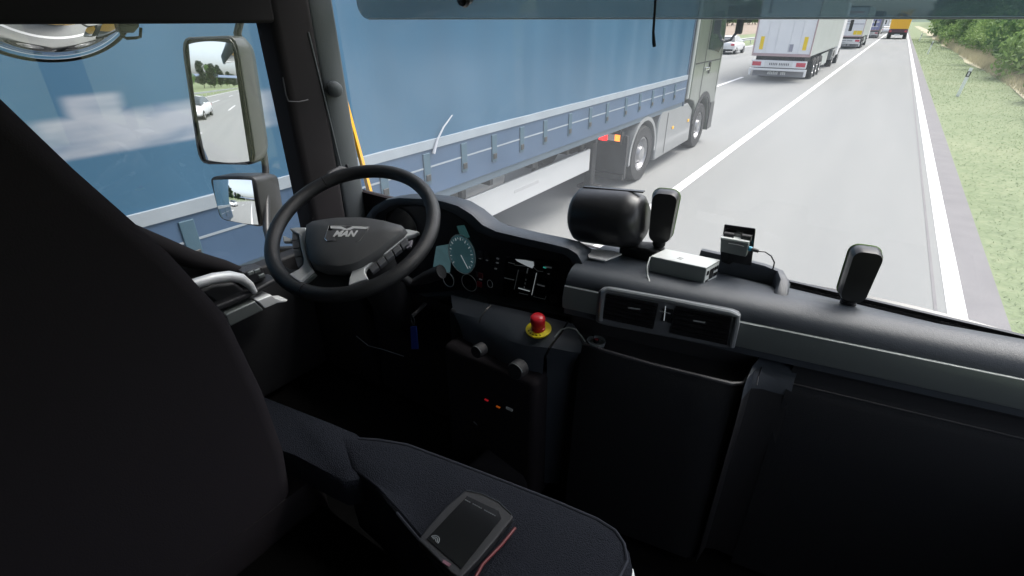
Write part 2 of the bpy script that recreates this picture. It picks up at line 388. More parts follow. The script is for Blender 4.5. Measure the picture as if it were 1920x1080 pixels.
for i in range(30):
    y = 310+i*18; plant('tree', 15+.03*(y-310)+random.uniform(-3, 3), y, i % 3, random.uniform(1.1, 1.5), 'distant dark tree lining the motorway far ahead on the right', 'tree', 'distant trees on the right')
for i in range(34):
    y = 70+i*13+random.uniform(-3, 3)
    plant('tree', -46-.10*y+random.uniform(-5, 5), y, (0, 2, 1)[i % 3], random.uniform(1.1, 1.5), 'dark tree beyond the brown field on the far side of the motorway', 'tree', 'dark trees beyond the field on the left')
for i in range(16):
    y = -30-i*14+random.uniform(-3, 3)
    plant('tree', -34+random.uniform(-5, 5), y, (0, 2, 1)[i % 3], random.uniform(.8, 1.1), 'tree behind the motorway guardrail, seen only in the side mirror', 'tree', 'trees reflected in the mirrors')
# grass blades on the near verge
def blades(name, x0, x1, y0, y1, n, h, m, seed, label):
    r = np.random.default_rng(seed); u = r.uniform(0, 1, n)
    ys = y0+(y1-y0)*u**2.4; xs = r.uniform(x0, x1, n); k = np.ones(n)*(1+ys/30)
    a = r.uniform(0, 6.28, n); hh = h*r.uniform(.5, 1.3, n)*k**.5; ww = .005*k
    bx = np.stack([np.cos(a)*ww, np.sin(a)*ww, np.zeros(n)], 1); ti = np.stack([r.normal(0, .04, n), r.normal(0, .04, n), hh], 1)
    b0 = np.stack([xs, ys, np.full(n, .015)], 1); v = np.stack([b0-bx, b0+bx, b0+ti], 1).reshape(-1, 3)
    me = bpy.data.meshes.new(name); me.vertices.add(3*n); me.vertices.foreach_set('co', v.ravel()); me.loops.add(3*n); me.loops.foreach_set('vertex_index', np.arange(3*n))
    me.polygons.add(n); me.polygons.foreach_set('loop_start', np.arange(0, 3*n, 3)); me.polygons.foreach_set('loop_total', np.full(n, 3)); me.update(); me.materials.append(M[m])
    o = bpy.data.objects.new(name, me); COL.objects.link(o); return tag(o, label, 'grass', kind='stuff')
noise_mat('blade', [(.35, (.12, .175, .07)), (.5, (.15, .205, .088)), (.65, (.19, .23, .11))], .5, scale2=10)
noise_mat('dryblade', [(.35, (.30, .29, .17)), (.55, (.44, .40, .28)), (.7, (.26, .30, .16))], .8, scale2=10)
translucent(M['blade'], .5); translucent(M['dryblade'], .5)
blades('verge_grass', 1.66, 4.6, 2.2, 110, 30000, .02, 'blade', 1, 'short pale green mown grass on the right verge')
blades('dry_grass', 4.6, 6.9, 14, 110, 26000, .30, 'dryblade', 2, 'tall straw coloured dry grass at the foot of the bushes')

# delineator posts
def post(x, y, label):
    t = thing('delineator_post', label, 'roadside post', (x, y, 0), 'white delineator posts on the right verge')
    pr = [(-.06, -.05), (.06, -.05), (0, .06)]
    G().frustum([Vector((x+a, y+b, 0)) for a, b in pr], [Vector((x+a, y+b, 1.05 if b < 0 else .98)) for a, b in pr]).build('post_body', 'post_white', t, bevel=.008)
    G().frustum([Vector((x+a*1.06, y+b*1.06, .72)) for a, b in pr], [Vector((x+a*1.06, y+b*1.06, .92)) for a, b in pr]).build('black_band', 'gloss_black', t)
    G().box((x-.025, y-.062, .75), (x+.025, y-.056, .89)).build('reflector', 'plate', t)
    t.rotation_euler = (0, R(5), 0); return t
post(2.5, 27.5, 'white post with black band in the mown grass, nearest of the roadside posts')
post(2.45, 62, 'small white post further along the verge, second of the roadside posts')
post(2.4, 98, 'tiny white post beside the orange truck, farthest of the roadside posts')
# guardrail on the left
t = thing('guardrail', 'galvanised steel guardrail along the far left edge of the motorway', 'guardrail', (-15.4, 0, 0))
rows = [[(-15.4+dx, y, z) for dx, z in ((.0, .45), (.06, .50), (.0, .58), (.0, .62), (.06, .70), (0, .75))] for y in range(-300, 700, 20)]
G().grid(rows).build('rail', 'galv', t, True)
g = G()
for y in range(-300, 500, 4): g.box((-15.5, y, 0), (-15.42, y+.1, .7))
tag(g.build('posts_of_rail', 'galv', t), kind='stuff')

# ============================================================ VEHICLES
def wheel(parent, x, y, r=.5, w=.3, side=1, name='wheel', rimm='rim'):
    """side=+1: outer face towards +x"""
    c = Vector((x, y, r)); h = w
    ty = G().lathe(c, X*side, [(-h, r*.6), (-h, r*.93), (-h*.9, r*.985), (-h*.75, r), (-h*.25, r), (-h*.1, r*.985), (0, r*.93), (.0, r*.6), (-.03, r*.58), (-h, r*.58)], 36).build(name, 'tyre', parent, True)
    G().lathe(c, X*side, [(-h+.01, r*.595), (-.02, r*.595), (-.02, r*.53), (-.10, r*.47), (-.09, r*.30), (-.03, r*.26), (0.0, r*.24), (.01, r*.16), (.02, .01)], 30).build('rim', rimm, ty, True)
    g = G()
    for k in range(10):
        a = 2*math.pi*k/10; g.lathe(c+Vector((side*-.09, r*.37*math.cos(a), r*.37*math.sin(a))), X*side, [(0, .016), (.03, .016)], 6)
    g.build('wheel_nuts', 'galv', ty)
    return ty

# ---- blue curtain-sided truck beside us
bt = thing('articulated_truck', 'blue curtain-sided articulated truck in the lane alongside, with grey-green cab', 'truck', (-4.57, 5, 0))
XS, XL = -3.31, -5.83
G().box((XL+.01, -2.3, 1.33), (XS-.012, 11.05, 3.98)).build('trailer_body', 'curtain', bt)
G().box((XL, -2.32, 3.96), (XS, 11.07, 4.02)).build('roof_rail', 'alu', bt, bevel=.01)
# curtain folds (slightly bulging sheet on our side)
rows = []
for i in range(161):
    y = -2.28+13.28*i/160; b = .008*math.sin(i*math.pi/4.0+.4*math.sin(i*.7))+.012*math.sin(i*.37)
    rows.append([(XS-.012+.02+b*(.3+.7*math.sin(math.pi*t)), y, 1.62+2.34*t) for t in (0, .06, .2, .35, .5, .65, .8, .94, 1)])
CURT = G().grid(rows).build('curtain', 'curtain', bt, True).name
G().box((XS-.012, -2.28, 1.19), (XS+.022, 11.0, 1.62)).build('curtain_skirt', 'curtain_low', bt)
G().box((XS-.01, -2.28, 1.615), (XS+.034, 11.0, 1.695)).build('reflective_tape', 'tape', bt)
G().box((XS-.01, -2.28, 1.445), (XS+.026, 11.0, 1.46)).build('reflective_tape', 'tape', bt)
G().box((XL, -2.32, 1.10), (XS+.005, 11.05, 1.19)).build('side_rail', mat('rail_blue', (.10, .14, .18), .45, metal=.3), bt, bevel=.01)
G().box((XS-.15, 10.98, 1.1), (XS+.015, 11.07, 4.0)).build('front_post', 'navy', bt)
for y in [10.32, 9.7, 9.14, 8.56, 7.98, 7.29, 6.73, 6.14, 5.51, 4.99, 4.45, 3.94]+[3.4-.53*k for k in range(11)]:
    bk = G().box((XS+.0, y-.045, 1.30), (XS+.034, y+.045, 1.585)).build('curtain_strap', 'strap', bt, bevel=.006)
    G().box((XS+.034, y-.03, 1.33), (XS+.044, y+.03, 1.39)).build('buckle', 'darkhousing', bk, bevel=.004)
# printed band seen through side window (marks on the curtain)
def curtain_x(y, z): return XS+.05
pg = G()
def plate_on_curtain(name, pts, m, dx=.0):
    pts = [Vector((XS+.040+dx, y, z)) for y, z in pts]
    return G().prism(pts, (.004, 0, 0)).build(name, m, bt)
def soft_print():
    m = mat('curtain_print_soft', (.40, .42, .46), .40, bump=.35, bscale=1.6); n = m.node_tree; b = n.nodes["Principled BSDF"]
    tc = n.nodes.new("ShaderNodeTexCoord"); sx = n.nodes.new("ShaderNodeSeparateXYZ"); n.links.new(tc.outputs["Object"], sx.inputs[0])
    def mr(src, a, b_, op=None):
        q = n.nodes.new("ShaderNodeMapRange"); q.interpolation_type = 'SMOOTHSTEP'; q.inputs[1].default_value = a; q.inputs[2].default_value = b_; n.links.new(src, q.inputs[0]); return q.outputs[0]
    def mul(a, b_, op='MULTIPLY'):
        q = n.nodes.new("ShaderNodeMath"); q.operation = op; n.links.new(a, q.inputs[0])
        if isinstance(b_, float): q.inputs[1].default_value = b_
        else: n.links.new(b_, q.inputs[1])
        return q.outputs[0]
    y, z = sx.outputs[1], sx.outputs[2]      # object origin is (.., 5, 0)
    zz_ = mul(z, mul(mul(y, -.03), .0, 'ADD'), 'ADD')
    f = mul(mul(mr(y, -4.30, -4.18), mr(y, -2.85, -3.15)), mul(mr(z, 2.02, 2.05), mr(zz_, 2.375, 2.33)))
    f2 = mul(mul(mr(y, -4.12, -4.05), mr(y, -3.80, -3.88)), mul(mr(z, 2.20, 2.22), mr(z, 2.345, 2.31)))
    t = n.nodes.new("ShaderNodeTexNoise"); t.inputs["Scale"].default_value = 2.2; t.inputs["Detail"].default_value = 2
    mp = n.nodes.new("ShaderNodeMapping"); mp.inputs["Scale"].default_value = (1, 1, 5); n.links.new(tc.outputs["Object"], mp.inputs[0]); n.links.new(mp.outputs[0], t.inputs["Vector"])
    cr_ = n.nodes.new("ShaderNodeValToRGB"); n.links.new(t.outputs[0], cr_.inputs[0]); cr_.color_ramp.elements[0].position = .35; cr_.color_ramp.elements[1].position = .6
    cr_.color_ramp.elements[0].color = (.17, .22, .29, 1); cr_.color_ramp.elements[1].color = (.31, .34, .39, 1)
    mx = n.nodes.new("ShaderNodeMix"); mx.data_type = 'RGBA'; n.links.new(mul(f, f2, 'MAXIMUM'), mx.inputs[0]); t4 = n.nodes.new("ShaderNodeTexNoise"); t4.inputs["Scale"].default_value = .5; t4.inputs["Detail"].default_value = 4; n.links.new(tc.outputs["Object"], t4.inputs["Vector"]); c4 = n.nodes.new("ShaderNodeValToRGB"); n.links.new(t4.outputs[0], c4.inputs[0]); c4.color_ramp.elements[0].position = .35; c4.color_ramp.elements[1].position = .65; c4.color_ramp.elements[0].color = (.035, .100, .175, 1); c4.color_ramp.elements[1].color = (.043, .118, .20, 1); n.links.new(c4.outputs[0], mx.inputs[6]); n.links.new(cr_.outputs[0], mx.inputs[7]); n.links.new(mx.outputs[2], b.inputs["Base Color"])
    return m
bpy.data.objects[CURT].data.materials[0] = soft_print()
c0 = [at(830, 232, X=XS+.05), at(817, 262, X=XS+.05), at(812, 285, X=XS+.05)]
G().tube([at(848, 216, X=XS+.05), at(832, 238, X=XS+.05), at(820, 262, X=XS+.05), at(813, 288, X=XS+.05)], [.006, .008, .010, .016], 6).build('scuff_mark', 'print', bt, True)
# undercarriage
G().box((-5.1, -2.2, .78), (-4.05, 10.6, 1.1)).build('chassis', 'chassis', bt, bevel=.02)
g = G()
for y in np.arange(-1.8, 10.5, .9): g.box((-5.7, y, 1.0), (XS-.08, y+.06, 1.1))
tag(g.build('cross_members', 'chassis', bt), kind='stuff')
G().box((XS-.16, 3.95, .60), (XS-.12, 7.12, .93)).build('side_guard', 'alu', bt, bevel=.012)
g = G()
for y in (4.1, 5.6, 6.9): g.box((XS-.22, y, .62), (XS-.165, y+.07, 1.1))
g.build('guard_bracket', 'chassis', bt)
G().box((XS-.165, 5.05, .76), (XS-.117, 5.62, .80)).build('guard_marking', mat('guard_mark', (.42, .42, .43), .5), bt)
G().lathe((-3.85, 4.3, .9), Y, [(0, .05), (.02, .17), (.9, .17), (.92, .05)], 20).build('air_tank', 'alu', bt, True)
for y in (.5, 1.8, 3.1):
    wheel(bt, XS-.05, y, .5, .38)
    wheel(bt, XL+.05, y, .5, .38, -1)
g = G()
for y in (.5, 1.8, 3.1): g.prism([Vector((XS-.05, y, .5))+Vector((0, math.cos(a)*.6, math.sin(a)*.6)) for a in np.linspace(R(20), R(160), 10)]+[Vector((XS-.05, y, .5))+Vector((0, math.cos(a)*.57, math.sin(a)*.57)) for a in np.linspace(R(160), R(20), 10)], (-.42, 0, 0))
g.build('mudguard', mat('mudguard_grey', (.16, .165, .17), .5), bt, True)
g = G(); g.box((-3.75, 7.6, .2), (-3.62, 7.75, 1.1)); g.box((-3.85, 7.55, .15), (-3.5, 7.8, .2)); g.build('landing_leg', 'chassis', bt, bevel=.01)
# tractor
YD, YF = 9.0, 12.45
wheel(bt, XS+.0, YD, .51, .58); wheel(bt, XL-.0, YD, .51, .58, -1)
wheel(bt, XS+.0, YF, .50, .32); wheel(bt, XL-.0, YF, .50, .32, -1)
G().box((-5.0, 7.9, .6), (-4.15, 13.2, .98)).build('tractor_frame', 'chassis', bt, bevel=.02)
def arch(y, r0, r1, a0, a1, x0, wd, n=16):
    return G().prism([Vector((x0, y+math.cos(a)*r1, .52+math.sin(a)*r1)) for a in np.linspace(R(a0), R(a1), n)]+[Vector((x0, y+math.cos(a)*r0, .52+math.sin(a)*r0)) for a in np.linspace(R(a1), R(a0), n)], (wd, 0, 0))
arch(YD, .575, .64, -5, 190, XS+.015, -.62).build('rear_fender', 'skirt', bt, True)
G().box((XS-.60, 8.22, .22), (XS+.012, 8.30, .95)).build('mudflap', 'chassis', bt, bevel=.006)
G().box((XS-.60, 8.18, .20), (XS+.0, 8.225, .30)).build('mudflap_lip', 'darkhousing', bt)
lb = G().box((XS-.66, 8.14, .82), (XS-.06, 8.22, 1.02)).build('tail_lamp', 'darkhousing', bt, bevel=.01)
G().box((XS-.46, 8.115, .86), (XS-.32, 8.145, .985)).build('red_lens', 'red_lamp', lb)
G().box((XS-.31, 8.125, .87), (XS-.18, 8.145, .97)).build('clear_lens', 'plate', lb)
G().box((XS-.175, 8.125, .87), (XS-.09, 8.145, .97)).build('orange_lens', 'orange_lamp', lb)
# side skirt between axles: prism with profile
pts = [(9.68, .25), (9.68, .95), (9.80, 1.15), (10.6, 1.12), (11.4, 1.12), (11.75, .95), (11.80, .28)]
G().prism([Vector((XS+.01, a, b)) for a, b in pts], (-.9, 0, 0)).build('side_skirt', 'skirt', bt, bevel=.035, seg=3)
G().prism([Vector((XS+.014, a, b)) for a, b in [(10.15, .30), (10.15, 1.08), (10.165, 1.08), (10.165, .30)]], (.003, 0, 0)).build('skirt_seam', 'chassis', bt)
for yy in (10.5, 11.5): G().box((XS+.012, yy, .72), (XS+.022, yy+.09, .77)).build('side_marker', 'orange', bt)
# cab side profile with wheel arch
pf = [(11.35, 1.2), (11.35, 3.75), (11.7, 3.95), (12.7, 3.9), (13.25, 2.95), (13.42, 2.0), (13.45, .35), (13.12, .30)]
ar = [(YF+math.cos(a)*.60, .55+math.sin(a)*.60) for a in np.linspace(R(15), R(165), 12)]
pf += ar+[(11.85, 1.0), (11.7, 1.12)]
cb = G().prism([Vector((XS+.03, a, b)) for a, b in pf], (-2.5, 0, 0)).build('cab', 'cabgreen', bt, bevel=.09, seg=4)
def side_poly(name, pts, m, par, dx=.034, th=.004, bv=0): return G().prism([Vector((XS+dx, a, b)) for a, b in pts], (th, 0, 0)).build(name, m, par, bevel=bv)
side_poly('side_window', [(12.15, 2.12), (12.15, 2.80), (12.85, 2.85), (13.14, 2.72), (13.24, 2.16), (13.0, 2.02), (12.6, 2.08)], 'carglass', cb)
side_poly('door_seam', [(12.02, 1.15), (12.02, 2.9), (12.035, 2.9), (12.035, 1.15)], 'chassis', cb)
side_poly('door_seam', [(13.30, 1.15), (13.22, 2.9), (13.235, 2.9), (13.315, 1.15)], 'chassis', cb)
side_poly('body_seam', [(11.4, 1.86), (11.4, 1.885), (13.3, 1.885), (13.3, 1.86)], 'chassis', cb)
G().box((XS+.036, 12.12, 1.70), (XS+.07, 12.36, 1.76)).build('door_handle', 'chrome', cb, bevel=.01)
G().box((XS+.034, 12.40, 1.62), (XS+.05, 12.52, 1.86)).build('handle_recess', 'gloss_black', cb, bevel=.01)
side_poly('wheel_arch_trim', [(YF+math.cos(a)*.70, .55+math.sin(a)*.70) for a in np.linspace(R(8), R(172), 14)]+[(YF+math.cos(a)*.60, .55+math.sin(a)*.60) for a in np.linspace(R(172), R(8), 14)], 'chassis', cb, .034, .01)
side_poly('entry_step', [(13.05, .32), (13.05, .95), (13.36, .95), (13.40, .34)], 'darkhousing', cb, .036, .02, .01)
G().box((XS-.04, 11.22, 1.2), (XS+.02, 11.345, 3.7)).build('air_deflector', mat('deflector_grey', (.32, .34, .33), .35), bt, bevel=.03)
mr = G().box((XS+.20, 13.42, 2.38), (XS+.36, 13.50, 2.98)).build('cab_mirror', 'gloss_black', bt, bevel=.03)
G().tube([(XS-.02, 13.2, 2.95), (XS+.12, 13.44, 2.95), (XS+.25, 13.47, 2.9)], .025, 8).build('mirror_arm', 'gloss_black', mr, True)
G().tube([(XS+.0, 13.36, 2.22), (XS+.14, 13.45, 2.26), (XS+.24, 13.47, 2.42)], .03, 8).build('mirror_arm', 'gloss_black', mr, True)

# ---- generic rear-view articulated lorry
def lorry(name, label, xr, y0, width, L, top, mbody, mside, sideax, marks, bed=1.15, cabm='twhite'):
    xl = xr-width; t = thing(name, label, 'truck', ((xr+xl)/2, y0, 0))
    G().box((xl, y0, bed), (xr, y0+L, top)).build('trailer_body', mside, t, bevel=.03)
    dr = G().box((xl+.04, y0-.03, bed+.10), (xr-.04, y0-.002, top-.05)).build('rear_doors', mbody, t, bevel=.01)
    fr = G()
    fr.box((xl-.005, y0-.06, bed-.02), (xr+.005, y0-.001, bed+.10)); fr.box((xl-.005, y0-.06, top-.07), (xr+.005, y0-.001, top+.01))
    fr.box((xl-.005, y0-.06, bed+.10), (xl+.05, y0-.001, top-.07)); fr.box((xr-.05, y0-.06, bed+.10), (xr+.005, y0-.001, top-.07))
    fr.build('door_frame', 'frame_red', t, bevel=.008)
    g = G()
    g.box(((xl+xr)/2-.008, y0-.034, bed+.1), ((xl+xr)/2+.008, y0-.031, top-.07))
    for xx in (xl+.55, xr-.55, (xl+xr)/2-.3, (xl+xr)/2+.3): g.tube([(xx, y0-.045, bed+.1), (xx, y0-.045, top-.1)], .013, 6)
    g.build('lock_bars', 'twhite', dr)
    G().box((xl+.2, y0+.1, bed-.30), (xr-.2, y0+L-.3, bed)).build('chassis', 'chassis', t)
    # rear lamp bar, bumper, plate
    lb = G().box((xl+.06, y0-.02, bed-.52), (xr-.06, y0+.10, bed-.20)).build('lamp_bar', 'twhite', t, bevel=.02)
    for sx in (xl+.10, xr-.50): G().box((sx, y0-.04, bed-.45), (sx+.40, y0-.02, bed-.27)).build('tail_lamp', 'lampred', t, bevel=.01)
    pn = G().box(((xl+xr)/2-.62, y0-.035, bed-.48), ((xl+xr)/2+.62, y0-.02, bed-.24)).build('sign_panel', 'plate', t)
    g = G(); x = (xl+xr)/2-.4
    for k in range(11): g.box((x, y0-.039, bed-.41), (x+.045, y0-.035, bed-.31)); x += .078 if k != 4 else .12
    g.build('panel_lettering', 'plateink', pn)
    bp = G().box((xl+.0, y0-.05, bed-.66), (xr-.0, y0+.05, bed-.56)).build('bumper', 'white', t, bevel=.02)
    for sx in (xl+.0, xr-.10): G().box((sx, y0-.055, bed-.88), (sx+.10, y0+.04, bed-.56)).build('bumper_end', 'white', t, bevel=.02)
    mf = G().box((xl+.12, y0+.3, .22), (xr-.12, y0+.34, bed-.55)).build('spray_flap', mat('flap_grey', (.25, .25, .27), .6), t)
    g = G(); x = (xl+xr)/2-.45
    for k in range(9): g.box((x, y0+.29, .30), (x+.06, y0+.3, .42+.02*(k % 2))); x += .08 if k != 5 else .18
    g.build('flap_lettering', 'white', mf)
    for yy in sideax:
        wheel(t, xr, y0+yy, .5, .35); wheel(t, xl, y0+yy, .5, .35, -1)
    G().box((xr-.08, y0+5.2, .42), (xr-.04, y0+8.6, bed-.12)).build('side_guard', 'tside', t)
    # tractor ahead of the trailer
    yc = y0+L
    cbx = G().box((xl+.05, yc+.5, .55), (xr-.02, yc+2.6, min(top, 3.7))).build('cab', cabm, t, bevel=.12, seg=3)
    G().box((xr-.6, yc-2.4, .45), (xr-.02, yc-.2, bed-.1)).build('tractor_skirt', 'skirt', t, bevel=.03)
    mm = G().box((xr+.18, yc+2.4, 2.0), (xr+.38, yc+2.5, 2.7)).build('cab_mirror', 'gloss_black', t, bevel=.03)
    G().tube([(xr-.05, yc+2.4, 2.6), (xr+.3, yc+2.45, 2.62)], .02, 6).build('mirror_arm', 'gloss_black', mm)
    return t
def reardeco(t, y0, items):
    for nm, x0, x1, z0, z1, m in items: G().box((x0, y0-.05, z0), (x1, y0-.03, z1)).build(nm, m, t)
XR2 = -3.2; Y2 = 29.2
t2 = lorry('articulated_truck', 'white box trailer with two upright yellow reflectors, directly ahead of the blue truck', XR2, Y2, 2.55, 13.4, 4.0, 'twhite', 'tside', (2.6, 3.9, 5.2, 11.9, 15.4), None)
reardeco(t2, Y2, [('yellow_reflector', XR2-2.28, XR2-2.12, 1.42, 1.98, 'yellow_refl'), ('yellow_reflector', XR2-.40, XR2-.24, 1.42, 1.98, 'yellow_refl'),
    ('door_label', XR2-1.0, XR2-.80, 1.34, 1.66, 'greyink'), ('rear_number', XR2-2.18, XR2-2.08, 2.95, 3.8, 'greyink')])
XR3 = -3.2; Y3 = 68
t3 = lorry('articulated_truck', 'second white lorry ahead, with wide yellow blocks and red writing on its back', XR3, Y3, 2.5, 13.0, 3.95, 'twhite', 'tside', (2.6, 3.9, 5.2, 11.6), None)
reardeco(t3, Y3, [('yellow_reflector', XR3-2.45, XR3-2.0, 1.35, 1.72, 'yellow_refl'), ('yellow_reflector', XR3-.85, XR3-.1, 1.35, 1.72, 'yellow_refl'), ('red_mark', XR3-2.3, XR3-2.08, 3.25, 3.5, 'red'), ('grey_line', XR3-2.45, XR3-.1, 2.3, 2.36, 'greyink')])
g = G(); x = XR3-2.0
for k in range(10): g.box((x, Y3-.05, 3.30), (x+.10, Y3-.035, 3.46)); x += .165
g.build('lettering', 'lampred', t3)
G().box((XR3-2.5, Y3-.07, 3.82), (XR3, Y3+.0, 3.95)).build('dark_top_rail', 'navy', t3)
XR4 = -3.1; Y4 = 112
t4 = lorry('articulated_truck', 'dark blue topped lorry in the same lane, third of the queue ahead', XR4, Y4, 2.5, 13.0, 4.0, 'bluetruck', 'navy', (2.6, 3.9, 5.2), None)
reardeco(t4, Y4, [('white_band', XR4-2.3, XR4-.3, 2.3, 2.5, 'white'), ('white_band', XR4-2.3, XR4-.3, 1.7, 1.85, 'white'), ('upper_panel', XR4-2.4, XR4-.1, 2.9, 3.9, 'navy')])
XR5 = -3.0; Y5 = 165
t5 = lorry('articulated_truck', 'small pale lorry farthest away in the queue, beyond the dark blue one', XR5, Y5, 2.5, 13.0, 3.9, 'twhite', 'tside', (2.6, 3.9), None)

# ---- orange tipper ahead of us
Y6 = 108; x0 = -1.75; x1 = .85
t6 = thing('tipper_truck', 'orange works truck with folded crane far ahead in our own lane', 'truck', ((x0+x1)/2, Y6, 0))
G().prism([Vector((x0+.05, Y6, 1.45)), Vector((x1-.05, Y6, 1.45)), Vector((x1, Y6, 2.95)), Vector((x0, Y6, 2.95))], (0, 5.5, 0)).build('tipper_body', 'orange', t6, bevel=.06)
G().box((x0+.05, Y6-.05, .95), (x1-.05, Y6+.25, 1.42)).build('rear_crossmember', 'maroon', t6, bevel=.03)
G().box((x0+.3, Y6+.3, .6), (x1-.3, Y6+7.5, 1.3)).build('chassis', 'chassis', t6)
for xx in (x0+.15, x1-.45): G().box((xx, Y6-.07, 1.0), (xx+.3, Y6-.05, 1.25)).build('tail_lamp', 'lampred', t6)
G().box(((x0+x1)/2-.35, Y6-.08, .55), ((x0+x1)/2+.35, Y6-.04, .75)).build('number_plate', 'plate', t6)
for yy in (1.2, 2.6, 6.4):
    wheel(t6, x1, Y6+yy, .52, .5); wheel(t6, x0, Y6+yy, .52, .5, -1)
G().box((x0+.15, Y6+5.7, 1.2), (x1-.15, Y6+7.9, 3.3)).build('cab', 'maroon', t6, bevel=.1)
G().prism([Vector((x0+.2, Y6+.8, 2.95)), Vector((x0+.7, Y6+.8, 3.7)), Vector((x1-1.0, Y6+.8, 3.8)), Vector((x1-.4, Y6+.8, 2.95))], (0, 3.6, 0)).build('load', 'maroon', t6, bevel=.1)
cr = G(); P = lambda a, b, c: Vector((a, Y6+b, c))
cr.tube([P(x0+1.2, .4, 3.0), P(x0+.9, .4, 4.0), P(x1-.6, .5, 3.5), P(x1-.1, .5, 4.15)], .10, 6)
cr.tube([P(x0+1.5, 1.0, 3.0), P(x0+1.9, 1.0, 4.1), P(x1-.2, 1.1, 3.75)], .09, 6); cr.tube([P(x1-.35, .3, 2.95), P(x1-.35, .3, 4.0)], .08, 6)
cr.build('crane_boom', 'orange', t6, True)

# ---- cars
def car(label, x, y, heading=1, name='car', grp=None, m='carwhite'):
    """rear at y, length 4.5 forward (+y)"""
    t = thing(name, label, 'car', (x, y, 0), grp)
    hw = .9
    secs = [(0.0, .86, .35, .62, .92), (.12, .90, .26, .75, 1.02), (.9, .92, .22, .80, 1.02), (2.2, .92, .22, .82, .98), (3.4, .91, .22, .80, .92), (4.2, .86, .26, .68, .78), (4.5, .74, .34, .5, .64)]
    rows = []
    for yy, ww, zb, zm, zt in secs:
        rows.append([Vector((x+a, y+yy, z)) for a, z in ((-ww*.9, zb), (-ww, zb+.12), (-ww, zm), (-ww*.93, zt-.04), (-ww*.8, zt), (0, zt+.03), (ww*.8, zt), (ww*.93, zt-.04), (ww, zm), (ww, zb+.12), (ww*.9, zb), (0, zb))])
    g = G(); n = 12; g.v = [p for r in rows for p in r]
    g.f = [(i*n+j, i*n+(j+1) % n, (i+1)*n+(j+1) % n, (i+1)*n+j) for i in range(len(rows)-1) for j in range(n)]+[tuple(range(n)), tuple(range((len(rows)-1)*n, len(rows)*n))]
    g.build('body', m, t, True, sub=1)
    cs = [(.25, .76, .76, .98, 1.0), (.75, .72, .60, 1.0, 1.36), (1.3, .72, .58, 1.0, 1.44), (2.3, .72, .58, 1.0, 1.43), (3.0, .74, .62, .98, 1.2), (3.4, .76, .74, .95, .96)]
    rows = []
    for yy, wb, wt, zb, zt in cs: rows.append([Vector((x-wb, y+yy, zb)), Vector((x-wt, y+yy, zt)), Vector((x, y+yy, zt+.02)), Vector((x+wt, y+yy, zt)), Vector((x+wb, y+yy, zb))])
    G().grid(rows).build('cabin_glass', 'carglass', t, True)
    G().grid([[Vector((x-wt*1.02, y+yy, zt+.012)), Vector((x, y+yy, zt+.04)), Vector((x+wt*1.02, y+yy, zt+.012))] for yy, wb, wt, zb, zt in cs[1:4]]).build('roof', m, t, True)
    for s in (-1, 1):
        G().box((x+s*.70-.14, y-.035, .72), (x+s*.70+.14, y+.06, .88)).build('tail_light', 'lampred', t, bevel=.02)
        wheel(t, x+s*.91, y+.85, .32, .22, s, 'wheel'); wheel(t, x+s*.91, y+3.55, .32, .22, s, 'wheel')
        G().box((x+s*.95-.08, y+2.75, .98), (x+s*.95+.08, y+2.85, 1.10)).build('wing_mirror', m, t, bevel=.02)
    G().box((x-.26, y-.035, .60), (x+.26, y+.02, .71)).build('number_plate', 'plate', t)
    G().box((x-.75, y-.012, .30), (x+.75, y+.1, .44)).build('lower_bumper', 'chassis', t, bevel=.02)
    return t
car('white car in the far left lane, between the blue truck cab and white trailer', -12.35, 50.5)
car('tiny pale car far ahead in the queue between the lorries and the orange truck', -2.9, 150, m='twhite')
cr_ = car('white car behind us, reflected in the large side mirror', -8.0, -20.0)
# overpass behind (mirror)
t = thing('overpass', 'road bridge crossing behind, visible only in the side mirrors', 'bridge', (-6, -150, 0))
G().box((-60, -152, 5.2), (50, -148, 6.4)).build('deck', mat('bridge_blue', (.22, .28, .42), .6), t, bevel=.1)
for xx in (-17, 5): G().box((xx, -151, 0), (xx+1, -149, 5.2)).build('pier', 'concrete', t, bevel=.1)

# ============================================================ OUR OWN CAB
XL0, XR0 = -1.62, .66        # inner faces of the side walls
cab = thing('truck_cab', 'dark interior shell of the truck cab around the camera', 'truck cab', (-.5, 0, 1.4))
G().box((XL0-.06, -1.0, 1.30), (XR0+.06, 1.34, 1.38)).build('cab_floor', mat('floor_carpet', (.007, .007, .007), 1, spec=0), cab)
G().box((XL0-.06, -1.0, 3.15), (XR0+.06, 1.30, 3.22)).build('cab_roof', 'lining', cab)
G().box((XL0-.06, -1.06, 1.30), (XR0+.06, -1.0, 3.22)).build('rear_wall', 'lining', cab)
G().box((XL0-.06, -1.0, 1.38), (XL0, 0.0, 3.15)).build('side_wall', 'head', cab)
G().box((XL0-.07, 0.0, 2.652), (XL0+.03, 1.04, 3.15)).build('window_header', 'head', cab, bevel=.012)
G().box((XR0, -1.0, 1.38), (XR0+.06, .15, 3.15)).build('side_wall', 'lining', cab)
G().box((XR0, .15, 2.66), (XR0+.06, 1.30, 3.15)).build('window_header', 'head', cab)
G().box((XR0, .15, 1.38), (XR0+.06, 1.30, 1.98)).build('door_panel', 'plastic', cab)
G().box((XR0, 1.08, 1.98), (XR0+.06, 1.28, 2.66)).build('right_pillar', 'head', cab)
G().box((XL0, 1.16, 3.08), (XR0, 1.30, 3.15)).build('windscreen_header', 'head', cab)
G().box((XL0-.06, 1.272, 1.30), (XR0+.06, 1.298, 2.06)).build('bulkhead', 'deep', cab)
G().box((XL0-.06, 1.30, .45), (XR0+.06, 1.40, 2.02)).build('front_panel', 'pillar', cab, bevel=.03)
